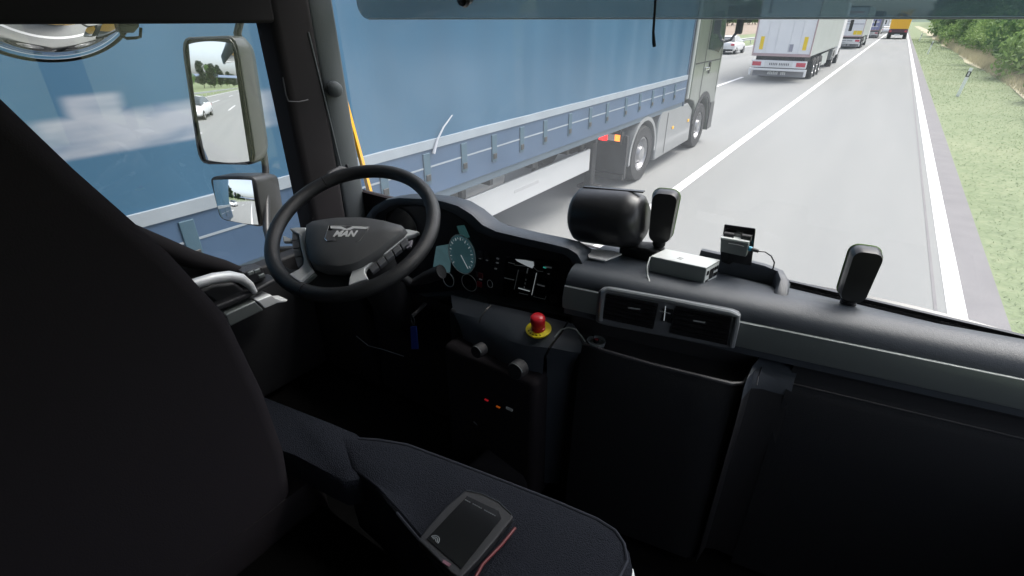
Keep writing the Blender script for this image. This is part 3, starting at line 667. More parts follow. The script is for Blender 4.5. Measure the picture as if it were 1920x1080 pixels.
# A pillar
pil = G().prism([(XL0-.07, 1.035, 1.9), (XL0+.02, 1.035, 1.9), (XL0+.035, 1.06, 1.9), (XL0+.035, 1.17, 1.9), (XL0+.0, 1.195, 1.9), (XL0-.07, 1.195, 1.9)], (0, -.012, 1.3)).build('pillar', 'head', cab, bevel=.012, seg=3)
G().tube([at(530, 145, X=XL0+.045), at(536, 178, X=XL0+.045), at(541, 190, X=XL0+.045), at(560, 191, X=XL0+.045), at(578, 187, X=XL0+.045)], .002, 6).build('pillar_seam', 'plastic', cab, True)
G().tube([at(578, 60, X=XL0+.036), at(600, 150, X=XL0+.036), at(622, 240, X=XL0+.036), at(641, 320, X=XL0+.036)], .003, 6).build('weather_strip', 'pillar', cab, True)
oy0, oy1 = 1.197, 1.30
G().prism([(XL0-.06, oy0, 1.85), (XL0+.01, oy0, 1.85), (XL0+.03, oy0+.04, 1.85), (XL0+.03, 1.285, 1.85), (XL0-.06, 1.30, 1.85)], (-.0, -.035, 1.35)).build('outer_pillar', 'pillar', cab, bevel=.012, seg=3)
a_, b_ = at(641, 170, Y=1.305), at(700, 388, Y=1.315)
G().frustum([a_+Vector((-.004, 0, 0)), a_+Vector((.004, 0, 0)), a_+Vector((.004, .012, 0)), a_+Vector((-.004, .012, 0))],
            [b_+Vector((-.018, 0, 0)), b_+Vector((.006, 0, 0)), b_+Vector((.006, .012, 0)), b_+Vector((-.018, .012, 0))]).build('amber_edge_strip', 'amber', cab)
kc = at(628, 168, X=XL0+.05)
G().lathe(kc, Vector((.8, -.5, 0)), [(-.03, .026), (0, .026), (.012, .024), (.02, .014), (.021, .003)], 20).build('sensor_knob', 'pillar', cab, True)
G().prism([(XL0+.03, 1.274, 1.9), (XR0, 1.274, 1.9), (XR0, 1.274, 2.104), (-.25, 1.274, 2.104), (-.45, 1.274, 2.08), (-.60, 1.274, 2.04), (-.9, 1.274, 2.0), (XL0+.03, 1.274, 1.97)], (0, .01, 0)).build('windscreen_seal', 'gloss_black', cab)
# outer skin of our cab on the left (seen in the mirrors)
G().box((XL0-.10, -.9, .45), (XL0-.062, 1.38, 1.86)).build('outer_skin', 'amber', cab, bevel=.02)
G().box((XL0-.106, -.9, .3), (XL0-.064, 1.0, .95)).build('lower_skirt', 'pillar', cab, bevel=.02)
# windscreen and sun visor
ws = tag(G().add([(XL0+.03, 1.29, 2.0), (XR0, 1.29, 2.0), (XR0, 1.262, 3.10), (XL0+.03, 1.262, 3.10)], [(0, 1, 2, 3)]).build('windscreen', 'screenglass'), 'clear flat windscreen pane in front of the dashboard', 'windscreen')
vz = 2.664
oc = [Vector((XL0+.05+.05*(1-math.cos(a)), 1.345, vz+.05*(1-math.sin(a)))) for a in np.linspace(0, R(90), 8)]
vis = tag(G().prism(oc+[Vector((XR0+.1, 1.345, vz)), Vector((XR0+.1, 1.335, 2.86)), Vector((XL0+.05, 1.335, 2.86))], (0, .004, 0)).build('sun_visor', 'visor'), 'smoked translucent sun visor strip across the top of the windscreen', 'sun visor')
G().tube([Vector((XL0+.10, 1.345, vz)), Vector((XR0+.1, 1.345, vz))], .0022, 6).build('visor_edge', 'tape', vis, True)
W['hanging_cable'] = (0, 0, 0)
tag(G().tube([at(1229, -60, Y=1.2), at(1229, 0, Y=1.2), at(1227, 30, Y=1.2), at(1225, 60, Y=1.2), at(1226, 80, Y=1.2), at(1227, 88, Y=1.2)], [.0025, .003, .003, .003, .0042, .004], 8).build('hanging_cable', 'gloss_black', None, True), 'short black cable end hanging inside the top of the windscreen', 'cable')
tag(G().lathe(at(868, -2, Y=1.2), Vector((0, -1, -.3)), [(-.02, .02), (0, .022), (.008, .016), (.01, .003)], 18).build('visor_clip', 'gloss_black', None, True), 'small round black clip at the top edge of the windscreen', 'clip')

# driver door ---------------------------------------------------
door = thing('driver_door', 'black driver door with silver grab handle below its side window', 'door', (XL0, .5, 1.4))
sill = [at(250, 440, X=XL0), at(340, 482, X=XL0), at(400, 492, X=XL0), at(455, 508, X=XL0), at(490, 500, X=XL0), at(540, 480, X=XL0), at(590, 462, X=XL0)]
pts = [Vector((XL0-.06, .0, 1.40)), Vector((XL0-.06, .0, 2.12))]+[Vector((XL0-.06, p.y, p.z)) for p in sill]+[Vector((XL0-.06, 1.12, 1.40))]
G().prism(pts, (.065, 0, 0)).build('door_panel', 'plastic2', door, bevel=.01)
G().box((XL0-.05, 0, 1.8), (XL0-.045, 1.035, 2.70)).build('side_window', 'glass', door)
# dark corner hump at window base near seat
G().tube([at(150, 400, X=XL0+.02), at(300, 462, X=XL0+.02), at(360, 486, X=XL0+.02), at(420, 500, X=XL0+.02), at(470, 515, X=XL0+.02)], [.03, .03, .028, .022, .012], 12).build('window_sill', 'head', door, True)
XA = XL0+.09
def dp(x, y, dx=0): return at(x, y, X=XA+dx)
G().tube([dp(325, 543), dp(365, 532), dp(400, 522), dp(430, 518), dp(452, 522), dp(468, 534), dp(478, 548)], [.014, .016, .0175, .0175, .016, .013, .009], 14).build('grab_handle', 'silver', door, True)
G().prism([dp(372, 548, -.03), dp(400, 535, -.03), dp(440, 530, -.03), dp(462, 545, -.03), dp(420, 575, -.03)], (-.03, 0, 0)).build('handle_recess', 'plastic', door, bevel=.01)
G().prism([dp(405, 574), dp(470, 548), dp(520, 520), dp(522, 530), dp(470, 558), dp(412, 584)], (-.06, 0, 0)).build('armrest_edge', 'plastic', door, bevel=.006)
G().prism([dp(422, 590, .01), dp(480, 564, .01), dp(482, 568, .01), dp(496, 582, .01), dp(430, 614, .01)], (-.08, 0, 0)).build('pocket_strip', 'trim', door, bevel=.006)
G().prism([dp(481, 564, .01), dp(509, 553, .01), dp(517, 559, .01), dp(528, 563, .01), dp(541, 562, .01), dp(537, 567, .01), dp(520, 569, .01), dp(497, 579, .01)], (-.06, 0, 0)).build('door_latch', 'silver', door, bevel=.004)
sw = G().prism([dp(455, 511, -.02), dp(492, 500, -.02), dp(500, 522, -.02), dp(478, 532, -.02)], (-.05, 0, 0)).build('switch_panel', 'plastic', door, bevel=.004)
for (a, b) in ((470, 512), (482, 508), (490, 517)):
    c = dp(a, b, -.016); G().box(c-Vector((.004, .010, .006)), c+Vector((.004, .010, .006))).build('window_switch', 'trim', sw, bevel=.002)

# side mirrors ---------------------------------------------------
def refl_normal(px, py, p, out):
    d = (Vector(p)-EYE).normalized(); return (Vector(out).normalized()-d).normalized()
def mirror_glass(parent, px4, c, n, Rc, name='mirror_glass'):
    """convex glass: rounded quad outline traced on the plane through c, bulged as a sphere of radius Rc"""
    n = Vector(n); q = [atp(a, b, c, n) for a, b in px4]; rows = []
    N = 24
    for i in range(N+1):
        u = -1+2*i/N; row = []
        for j in range(N+1):
            v = -1+2*j/N
            # squircle mapping: square -> rounded square
            k = .16; x = u*math.sqrt(1-k*v*v/2*abs(u)**3); y = v*math.sqrt(1-k*u*u/2*abs(v)**3)
            s, t = (x+1)/2, (y+1)/2
            p = q[0]*(1-s)*(1-t)+q[1]*s*(1-t)+q[2]*s*t+q[3]*(1-s)*t; row.append(p)
        rows.append(row)
    cen = (q[0]+q[1]+q[2]+q[3])/4
    mx_ = max((p-cen).length for r_ in rows for p in r_); drop = Rc-math.sqrt(Rc*Rc-mx_*mx_)
    for r_ in rows:
        for k, p in enumerate(r_):
            rr = (p-cen).length; r_[k] = p+n*(drop+.002-(Rc-math.sqrt(Rc*Rc-rr*rr)))
    o = G().grid(rows).build(name, 'mirror', parent, smooth=True); return o
def qoutline(px, c, n, k=5, rad=.25):
    q = [atp(a, b, c, n) for a, b in px]; out = []; m = len(q)
    for i in range(m):
        p0, p1, p2 = q[i-1], q[i], q[(i+1) % m]
        a = p1+(p0-p1)*min(rad*.5, .5); b = p1+(p2-p1)*min(rad*.5, .5)
        for j in range(k):
            t = j/(k-1); out.append(a*(1-t)**2+p1*2*t*(1-t)+b*t*t)
    return out
ma = thing('side_mirror', 'large upright rectangular side mirror over a smaller square one, on one bracket outside the door', 'mirror', (-2.0, 1.15, 2.0))
c1 = at(400, 100, X=-2.05); n1 = refl_normal(0, 0, c1, (-.20, -.98, .0))
hs = G(); ol = qoutline([(337, 70), (443, 66), (482, 310), (372, 308)], c1, n1, rad=.3)
bk = n1*-1
cen = sum(ol, Vector())/len(ol)
off = bk*.10+Vector((.0, .0, .0))
o2 = [cen+(p-cen)*.9+bk*.115 for p in ol]; o1 = [p+bk*.07 for p in ol]
hs.add(ol+o1+o2, [tuple(range(len(ol))), tuple(range(3*len(ol)-1, 2*len(ol)-1, -1))]+[(r*len(ol)+i, (r+1)*len(ol)+i, (r+1)*len(ol)+(i+1) % len(ol), r*len(ol)+(i+1) % len(ol)) for r in (0, 1) for i in range(len(ol))])
h1 = hs.build('mirror_housing', 'housing', ma, bevel=.006)
rim_in = qoutline([(346, 74), (440, 72), (478, 306), (378, 306)], c1, n1, rad=.3)
G().tube([p+n1*.003 for p in rim_in], .004, 8, closed=True).build('housing_rim', 'gloss_black', h1, True)
mirror_glass(h1, [(353, 78), (437, 77), (471, 306), (386, 303)], c1+n1*.003, n1, 3.0)
c2 = at(445, 350, X=-2.03); n2 = refl_normal(0, 0, c2, (-.28, -.96, -.02))
ol = qoutline([(392, 331), (478, 330), (494, 427), (412, 412)], c2, n2, rad=.3); cen = sum(ol, Vector())/len(ol)
bk = n2*-1; o1 = [cen+(p-cen)*1.03+bk*.10 for p in ol]; o2 = [cen+(p-cen)*.88+bk*.16 for p in ol]
h2 = G().add(ol+o1+o2, [tuple(range(len(ol))), tuple(range(3*len(ol)-1, 2*len(ol)-1, -1))]+[(r*len(ol)+i, (r+1)*len(ol)+i, (r+1)*len(ol)+(i+1) % len(ol), r*len(ol)+(i+1) % len(ol)) for r in (0, 1) for i in range(len(ol))]).build('mirror_housing', 'darkhousing', ma, bevel=.006)
mirror_glass(h2, [(399, 336), (474, 336), (487, 423), (416, 410)], c2+n2*.004, n2, .6)
bp_ = c1-n1*.06
G().tube([Vector((-1.95, 1.2, 2.78)), at(432, 62, X=-2.0)-n1*.04, at(455, 200, X=-2.03)-n1*.1, at(482, 325, X=-2.0)-n1*.06, at(500, 430, X=-1.92), at(510, 470, X=-1.8)], [.015, .014, .012, .014, .015, .015], 10).build('mirror_arm', 'darkhousing', ma, True)
G().tube([Vector((-1.66, 1.15, 2.78)), Vector((-1.95, 1.2, 2.78))], .016, 10).build('mirror_arm', 'darkhousing', ma, True)
G().tube([at(510, 470, X=-1.8), Vector((-1.64, 1.12, 1.86))], .016, 10).build('mirror_arm', 'darkhousing', ma, True)
# round kerb mirror
cm = at(105, 50, X=-1.88); nm = (Vector((.05, .12, -1)).normalized()-(cm-EYE).normalized()).normalized()
km = thing('kerb_mirror', 'round convex kerb mirror hanging at the top of the side window', 'mirror', tuple(cm))
Rk = .30; rk = .205
prof = [(-.0-(Rk-math.sqrt(Rk*Rk-(rk*t)**2)), rk*t) for t in np.linspace(1, .005, 26)]
G().lathe(cm, nm, prof, 64).build('mirror_glass', 'mirror', km, True)
ed = prof[0][0]
G().lathe(cm, nm, [(ed-.05, rk*.6), (ed-.03, rk*.92), (ed-.004, rk*1.02), (ed+.004, rk*1.025), (ed+.006, rk*1.005), (ed+.0, rk*.99)], 64).build('mirror_shell', 'darkhousing', km, True)
G().tube([at(222, 50, X=-1.72), at(230, 68, X=-1.72), at(237, 72, X=-1.72), at(255, 71, X=-1.72), at(263, 69, X=-1.72), at(264, 52, X=-1.72)], .004, 8).build('bracket_wire', 'gloss_black', km, True)
G().prism([at(220, 40, X=-1.72), at(226, 61, X=-1.72), at(252, 62, X=-1.72), at(262, 50, X=-1.72), at(262, 40, X=-1.72)], (-.03, 0, 0)).build('bracket', 'gloss_black', km, bevel=.004)
G().tube([cm-nm*.1, Vector((-1.75, cm.y+.1, cm.z+.15))], .015, 8).build('mirror_arm', 'darkhousing', km, True)

# ============================================================ DASHBOARD
db = thing('dashboard', 'black dashboard with air vents, instrument panel and grey trim strip', 'dashboard', (-.5, 1.1, 1.4))
def yf(x): return 1.08+.17*x
def ysc(x): return 1.272
prof = [(-.0, 2.075), (.015, 2.090), (.045, 2.102), (.085, 2.106)]
rows = []
XSD = [-.52, -.4, -.25, -.1, .05, .2, .35, .5, XR0]
for x in XSD:
    y = yf(x)
    rows.append([(x, y+.0, 2.0), (x, y-.001, 2.080), (x, y+.002, 2.092), (x, y+.011, 2.106), (x, y+.028, 2.117), (x, y+.055, 2.1225), (x, y+.08, 2.122), (x, max(y+.095, 1.2), 2.113), (x, 1.25, 2.098), (x, 1.268, 2.085), (x, 1.272, 2.0)])
G().grid(rows).build('dash_top', 'dash', db, True)
# left part of top behind the instrument hood
G().grid([[(x, 1.135, 1.8), (x, 1.14, 2.06-q_), (x, 1.16, 2.082-q_), (x, 1.2, 2.086-q_), (x, 1.262, 2.07-q_), (x, 1.268, 1.8)] for x, q_ in ((-1.6, .12), (-1.3, .11), (-1.05, .04), (-.8, 0), (-.52, 0))]).build('dash_top', 'dash', db, True)
# defroster slot line along the screen
G().prism([(-.5, 1.245, 2.096), (XR0, 1.245, 2.096), (XR0, 1.262, 2.089), (-.5, 1.262, 2.089)], (0, 0, .003)).build('defroster_slot', 'gloss_black', db)
# grey trim strip: thin curved plate in front of the fascia
rows = []
for x in [-.52, -.4, -.28, -.15, -.0, .15, .3, .45, XR0]:
    y = yf(x)-.006; rows.append([(x, y+.012, 2.084), (x, y, 2.080), (x, y-.006, 2.05), (x, y-.004, 2.022), (x, y+.012, 2.012)])
G().grid(rows).build('trim_strip', 'trim', db, True)
G().tube([(x, yf(x)-.006, 2.0805) for x in (-.08, .15, .4, XR0)], .0016, 6).build('trim_edge', 'rim_silver' if 'rim_silver' in M else MATS['puck_grey'] if 'puck_grey' in MATS else mat('edge_grey', (.22, .24, .24), .35), db, True)
# vent frame
def vf(px, py, dy=0):      # on the fascia plane (through x,yf)
    nrm = Vector((.17, -1, .0)).normalized(); return atp(px, py, Vector((0, 1.08-.014+dy, 0)), nrm)
vfr = qoutline([(1122, 540), (1388, 590), (1372, 656), (1115, 607)], Vector((0, 1.066, 0)), Vector((.17, -1, 0)).normalized(), rad=.22)
G().prism(vfr, (0, .03, 0)).build('vent_surround', 'silver' if 0 else mat('vent_silver', (.16, .17, .185), .35, metal=.3), db, bevel=.004)
G().tube([vf(1126, 600), vf(1128, 572), vf(1131, 548), vf(1140, 543), vf(1250, 562), vf(1370, 586), vf(1383, 592), vf(1382, 604), vf(1372, 650)], .0062, 8).build('vent_rim', mat('rim_silver', (.34, .36, .38), .3, metal=.4), db, True)
for quad, tab in (([(1136, 551), (1234, 570), (1224, 618), (1129, 598)], (1178, 577, 1200, 580)), ([(1266, 574), (1372, 595), (1363, 648), (1255, 625)], (1300, 601, 1322, 605))):
    q = [vf(a, b, -.003) for a, b in quad]
    vt = G().prism(q, (0, .012, 0)).build('air_vent', 'gloss_black', db, bevel=.002)
    g = G()
    for k in range(1, 6):
        t = k/6; a = q[0]*(1-t)+q[3]*t; b = q[1]*(1-t)+q[2]*t; d_ = (b-a)*.03
        g.prism([a+d_+Vector((0, -.003, .0022)), b-d_+Vector((0, -.003, .0022)), b-d_+Vector((0, .004, -.003)), a+d_+Vector((0, .004, -.003))], (0, -.0008, .0008))
    g.build('vent_slats', 'plastic2', vt)
    a, b = vf(tab[0], tab[1], -.010), vf(tab[2], tab[3], -.010)
    G().tube([a, b], .0018, 6).build('vent_tab', 'ink2', vt, True)
a = [vf(1244, 578, -.004), vf(1262, 582, -.004), vf(1258, 606, -.004), vf(1240, 602, -.004)]
ct = G().prism(a, (0, .01, 0)).build('centre_control', 'screen', db, bevel=.001)
G().tube([vf(1248, 574, -.008), vf(1245, 601, -.008)], .0010, 6).build('control_mark', 'ink', ct); G().tube([vf(1237, 583, -.008), vf(1257, 588, -.008)], .0010, 6).build('control_mark', 'ink2', ct)
# tray below the vents
tr = G()
lip = [at(1072, 606, Z=1.965), at(1082, 622, Z=1.965), at(1096, 642, Z=1.965), at(1130, 654, Z=1.965), at(1220, 680, Z=1.965), at(1310, 702, Z=1.965), at(1372, 717, Z=1.965), at(1394, 716, Z=1.965), at(1405, 704, Z=1.965), at(1416, 688, Z=1.965)]
back = [Vector((p.x, yf(p.x)+.02, 1.955)) for p in lip]
G().grid([[p+Vector((0, .004, -.006)) for p in lip], [p+Vector((0, .012, -.018)) for p in lip], [Vector((p.x, max(p.y+.02, p.y*.5+b.y*.5), 1.945)) for p, b in zip(lip, back)], [Vector((b.x, b.y, 1.95)) for b in back], [Vector((b.x, b.y+.002, 2.03)) for b in back]]).build('tray', 'plastic2', db, True)
G().tube([p+Vector((0, 0, -.004)) for p in lip], .005, 8).build('tray_lip', mat('lip_grey', (.042, .042, .048), .4), db, True)
low = [Vector((p.x, p.y-.004, p.z-.006)) for p in lip]
G().grid([[p for p in low], [p+Vector((0, -.012, -.03)) for p in low], [p+Vector((0, -.022, -.10)) for p in low], [Vector((p.x, p.y-.04, 1.42)) for p in low]]).build('lower_panel', 'glovebox_skin', db, True)
# centre stack shoulder carrying the stop button (smooth surface) and its front
sp = lambda a, b, z: at(a, b, Z=z)
rows = [[sp(845, 553, 1.945), sp(905, 567, 1.955), sp(960, 578, 1.965), sp(1010, 590, 1.972), sp(1063, 604, 1.976)],
        [sp(850, 585, 1.925), sp(905, 598, 1.94), sp(955, 608, 1.952), sp(1000, 620, 1.958), sp(1048, 626, 1.962)],
        [sp(862, 612, 1.895), sp(905, 622, 1.912), sp(945, 636, 1.925), sp(985, 648, 1.932), sp(1028, 652, 1.94)],
        [sp(868, 632, 1.865), sp(905, 640, 1.885), sp(940, 656, 1.895), sp(980, 668, 1.90), sp(1020, 668, 1.91)]]
last = rows[-1]
rows.append([Vector((p.x, p.y-.004, p.z-.06)) for p in last]); rows.append([Vector((p.x, p.y+.0, 1.70)) for p in last]); rows.append([Vector((p.x, p.y+.04, 1.58)) for p in last])
rows = [[Vector(p) for p in r] for r in rows]
G().grid(rows).build('console_shoulder', 'dash', db, True)
rt = [sp(1066, 604, 1.976), sp(1053, 626, 1.962), sp(1033, 652, 1.94), sp(1025, 668, 1.91)]
rt = [p+Vector((0, 0, 0)) for p in rt]
ext = lambda L: L+[L[-1]+Vector((0, .004, -.05)), Vector((L[-1].x, L[-1].y+.01, 1.45))]
G().grid([ext([p for p in rt]), ext([sp(1078, 612, 1.972), sp(1078, 634, 1.962), sp(1072, 660, 1.94), sp(1066, 678, 1.90)]), ext([sp(1082, 618, 1.970), sp(1094, 644, 1.960), sp(1120, 664, 1.935), sp(1122, 684, 1.89)])]).build('tray_shoulder', 'dash', db, True)
G().tube([sp(1065, 603, 1.975), sp(1052, 626, 1.961), sp(1030, 652, 1.939), sp(1022, 668, 1.909)], .003, 6).build('console_gap', 'gloss_black', db)
G().tube([sp(921, 572, 1.957), sp(912, 580, 1.953), sp(903, 592, 1.944), sp(898, 606, 1.93)], .0015, 6).build('panel_seam', 'gloss_black', db)
yb = rows[-2][2].y
G().box((-.83, .86, 1.40), (-.52, .98, 1.86)).build('centre_console', 'deep', db, bevel=.02)
def knob(px, py, r):
    c = at(px, py, Y=.855); k = G().lathe(c, Vector((0, -1, .15)), [(-.01, r), (.012, r), (.018, r*.85), (.019, .002)], 24).build('control_knob', 'plastic2', db, True)
    cc = c+Vector((0, -.018, .002)); G().tube(arc(cc, r*1.02, R(20), R(100), 12, X, Z), .0012, 6).build('knob_ring', 'boxside', k, True)
knob(900, 656, .018); knob(972, 692, .024)
for a, b, m in ((912, 750, 'led_red'), (934, 763, 'led_orange')):
    c = at(a, b, Y=.853); G().box(c-Vector((.006, .002, .0015)), c+Vector((.006, .002, .0015))).build('indicator_lamp', m, db)
G().tube([at(888, 790, Y=.86), at(920, 815, Y=.87), at(988, 850, Y=.88)], .003, 6).build('console_lower_edge', 'pillar', db, True)
g = G(); c = at(955, 767, Y=.853); g.box(c-Vector((.01, .002, .003)), c+Vector((.01, .002, .003))); g.build('indicator_symbol', 'ink2', db)
# right of tray: shoulder + glovebox
gl = [(1400, 712), (1418, 690), (1440, 692), (1470, 700), (1492, 706)]
zz = 1.985
r0 = [at(a, b, Z=zz) for a, b in gl]; r1 = [p+Vector((0, .05, .004)) for p in r0]; r2 = [p+Vector((0, -.015, -.012)) for p in r0]; r3 = [p+Vector((.002, -.022, -.04)) for p in r0]; r4 = [p+Vector((.003, -.028, -.10)) for p in r0]; r5 = [Vector((p.x, p.y-.04, 1.42)) for p in r0]
G().grid([r3, r4, r5]).build('lower_panel', 'plastic2', db, True)  # shade under the shoulder's highlight put into a darker material
G().grid([r1, r0, r2, r3]).build('glovebox_shoulder', 'dash', db, True)
G().tube([at(1428, 688, Z=zz+.001), at(1422, 706, Z=zz-.004), at(1419, 722, Z=zz-.014)], .0012, 6).build('panel_seam', 'gloss_black', db)
rows = []
for x in [r0[-1].x-.01, .1, .25, .4, XR0]:
    y = yf(x)
    rows.append([(x, y+.01, 2.012), (x, y+.008, 1.992), (x, y-.018, 1.982), (x, y-.03, 1.972), (x, y-.042, 1.95), (x, y-.05, 1.80), (x, y-.06, 1.40)])
G().grid(rows).build('glovebox', mat('glovebox_skin', (.020, .021, .023), .7, spec=.12, bump=.2, bscale=600), db, True)
G().tube([(x, yf(x)-.031, 1.973) for x in (r0[-1].x, .1, .3, XR0)], .0022, 6).build('glovebox_edge', 'plastic', db, True)
# raised frame on the dash top, behind the boxes
fr = [at(1345, 502, Y=1.235), at(1395, 506, Y=1.235), at(1440, 518, Y=1.23), at(1458, 532, Y=1.21), at(1455, 556, Y=1.16)]
fr = [(-.27, 1.238), (-.2, 1.238), (-.12, 1.235), (-.085, 1.225), (-.07, 1.19), (-.068, 1.15), (-.066, 1.125)]
hts = [.05, .05, .048, .046, .042, .022, .0]
ou = []; g = G(); rr_ = []
for (x, y), h in zip(fr, hts):
    i = fr.index((x, y)); a = Vector((*fr[max(i-1, 0)], 0)); b = Vector((*fr[min(i+1, len(fr)-1)], 0)); t_ = (b-a).normalized(); nn = Vector((t_.y, -t_.x, 0))
    p = Vector((x, y, 2.10)); hw = .014
    rr_.append([p+nn*hw, p+nn*(hw*.9)+Z*h*.8, p+nn*hw*.5+Z*h, p-nn*hw*.5+Z*h, p-nn*(hw)+Z*h*.8, p-nn*hw*1.2])
G().grid(rr_).build('raised_bezel', 'dash', db, True)
sc_c = Vector((-.125, 1.19, 2.1065)); G().tube([sc_c+Vector((math.cos(a)*.022, math.sin(a)*.022, -.0015*math.cos(a))) for a in np.linspace(0, 2*math.pi, 25)[:-1]], .0009, 5, closed=True).build('sun_sensor_ring', 'pillar', db, True)

# instrument binnacle ----------------------------------------
ib = thing('instrument_cluster', 'instrument panel behind the steering wheel, with a dial in painted teal sky reflection and a dark display', 'instrument panel', (-.9, 1.05, 2.0))
YB = 1.045
outline_px = [(660, 470), (672, 425), (700, 388), (722, 375), (748, 371), (790, 373), (828, 377), (858, 386), (884, 402), (905, 422), (930, 434), (985, 447), (1040, 459), (1066, 466), (1082, 476), (1091, 492), (1094, 515), (1090, 545), (1080, 590)]
out = [at(a, b, Y=YB) for a, b in outline_px]
inn = [at(a, b, Y=YB+.004) for a, b in [(668, 480), (684, 436), (708, 400), (730, 388), (750, 384), (788, 386), (822, 390), (848, 399), (872, 414), (894, 434), (925, 447), (983, 460), (1036, 472), (1057, 477), (1068, 485), (1074, 497), (1077, 518), (1074, 546), (1066, 588)]]
deep = [Vector((p.x+.0, YB+.055, p.z-.012)) for p in inn]
bk1 = [Vector((p.x, YB+.06, p.z-.002)) for p in out]; bk2 = [Vector((p.x*.98, 1.24, min(p.z, 2.06 if p.x > -1.1 else 1.97))) for p in out]
G().grid([bk2, bk1, [p+Vector((0, .01, .0015)) for p in out], out, [(a+b)/2+Vector((0, -.004, 0)) for a, b in zip(out, inn)], inn, deep]).build('instrument_hood', 'dash', ib, True, sub=0)
# panel face
fp = [(640, 500), (668, 480), (684, 436), (708, 400), (730, 388), (788, 386), (848, 399), (894, 434), (983, 460), (1057, 477), (1074, 497), (1077, 518), (1068, 596), (960, 574), (845, 556), (740, 560)]
YP = YB+.05
G().prism([at(a, b, Y=YP) for a, b in fp], (0, .01, 0)).build('instrument_face', mat('face_dark', (.013, .013, .016), .35), ib)
G().prism([at(a, b, Y=YB+.01) for a, b in [(640, 500), (740, 560), (845, 553), (960, 572), (1085, 596), (1082, 606), (960, 582), (845, 563), (735, 570)]], (0, .05, 0)).build('lower_edge', 'plastic2', ib, bevel=.003)
YQ = YP-.003
def ip(a, b, d=0): return at(a, b, Y=YQ-d)
def disc(name, px, py, rx, ry, m, par, d=0, ring=None, tilt=0, ringr=.0018):
    c = ip(px, py, d); ex = ip(px+rx, py+rx*.2, d)-c; ez = ip(px, py-ry, d)-c
    pts = [c+Vector((1, 0, 0))*ex.length*math.cos(a)+Z*ez.length*math.sin(a) for a in np.linspace(0, 2*math.pi, 33)[:-1]]
    o = G().prism(pts, (0, .003, 0)).build(name, m, par)
    if ring: G().tube([p-Y*.001 for p in pts], ringr, 6, closed=True).build('dial_ring', ring, o, True)
    return o, c, ex.length, ez.length
G().prism([ip(818, 462), ip(842, 458), ip(846, 478), ip(842, 520), ip(826, 512), ip(812, 500)], (0, .002, 0)).build('message_display', 'tealp', ib)
G().prism([ip(856, 424), ip(870, 422), ip(880, 445), ip(866, 450)], (0, .002, 0)).build('warning_display', mat('teal_strip', (.10, .22, .23), .4, emit=.04, ecol=(.1, .3, .3)), ib)
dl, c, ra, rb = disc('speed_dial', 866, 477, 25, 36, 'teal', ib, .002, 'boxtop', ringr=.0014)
g = G()
for k in range(21):
    a = R(220-13*k); p = c+Vector((math.cos(a)*ra*.88, -.004, math.sin(a)*rb*.88)); q = c+Vector((math.cos(a)*ra*(.74 if k % 2 == 0 else .80), -.004, math.sin(a)*rb*(.74 if k % 2 == 0 else .80))); g.tube([p, q], .0010 if k % 2 == 0 else .0006, 5)
g.tube([c+Vector((0, -.005, 0)), c+Vector((ra*.5, -.005, -rb*.62))], .0012, 5)
g.build('dial_marks', 'ink', dl)
dl, c, ra, rb = disc('small_dial', 841, 524, 10, 13, 'screen', ib, .002, 'boxtop', ringr=.0014)
dl, c, ra, rb = disc('small_dial', 880, 530, 14, 15, 'screen', ib, .0, 'boxtop', ringr=.001)
dl, c, ra, rb = disc('dial', 752, 425, 30, 34, 'screen', ib, .0, 'pillar', ringr=.001)
def panelbox(name, px, py, hx, hz, m, par=None, d=.004):
    c = ip(px, py, d); return G().box(c-Vector((hx, .002, hz)), c+Vector((hx, .003, hz))).build(name, m, par or ib, bevel=.001)
for k, (a, b) in enumerate(((900, 478), (913, 481))):
    s_ = panelbox('rocker_switch', a, b, .008, .013, 'plastic', ib); panelbox('switch_mark', a, b+7, .004, .0012, 'ink2', s_, .007)
s_ = panelbox('rocker_switch', 901, 517, .008, .009, 'dred'); panelbox('switch_mark', 901, 524, .006, .001, 'ink2', s_, .007)
panelbox('hazard_switch', 899, 533, .009, .009, mat('hazard_red', (.30, .01, .025), .4))
panelbox('rocker_switch', 893, 514, .004, .008, 'plastic')
for a, b in ((933, 485), (932, 493), (929, 504)):
    panelbox('small_button', a, b, .004, .002, 'ink2', d=.004)
dl, c, ra, rb = disc('round_button', 919, 532, 5, 7, 'screen', ib, .003, 'ink2', ringr=.0007)
# display
ds = G().prism([ip(948, 480, .001), ip(1046, 492, .001), ip(1034, 570, .001), ip(940, 556, .001)], (0, .003, 0)).build('driver_display', 'screen', ib, bevel=.001)
def seg(pts, r, m, nm='display_line'): return G().tube([ip(a, b, .004) for a, b in pts], r, 5).build(nm, m, ds)
seg([(972, 506), (964, 543)], .0007, 'ink2'); seg([(1006, 512), (997, 553)], .0008, 'ink')
seg([(953, 492), (965, 495)], .0010, 'ink2'); seg([(946, 521), (964, 525)], .0012, 'ink2'); seg([(965, 497), (985, 499)], .0007, 'ink2')
G().prism([ip(966, 486, .004), ip(985, 488, .004), ip(1000, 491, .004), ip(1001, 498, .004), ip(998, 503, .004), ip(988, 499, .004), ip(970, 490, .004)], (0, .001, 0)).build('truck_pictogram', 'ink', ds)
seg([(1000, 501), (1008, 508), (1018, 509)], .0006, 'ink2')
for b in (523, 530, 537): seg([(986-(b-523)*.2, b), (986-(b-523)*.2, b+3)], .0012, 'ink2')
seg([(990, 503), (988, 512)], .0018, 'ink2'); seg([(972, 540), (993, 546)], .0014, 'ink'); seg([(973, 549), (990, 553)], .0007, 'ink2')
seg([(1007, 533), (1021, 537)], .0020, 'ink2'); seg([(1022, 500), (1034, 502)], .0022, 'ink2'); seg([(1019, 501), (1024, 502)], .0020, 'green'); seg([(1027, 513), (1030, 514)], .0018, 'ink2')
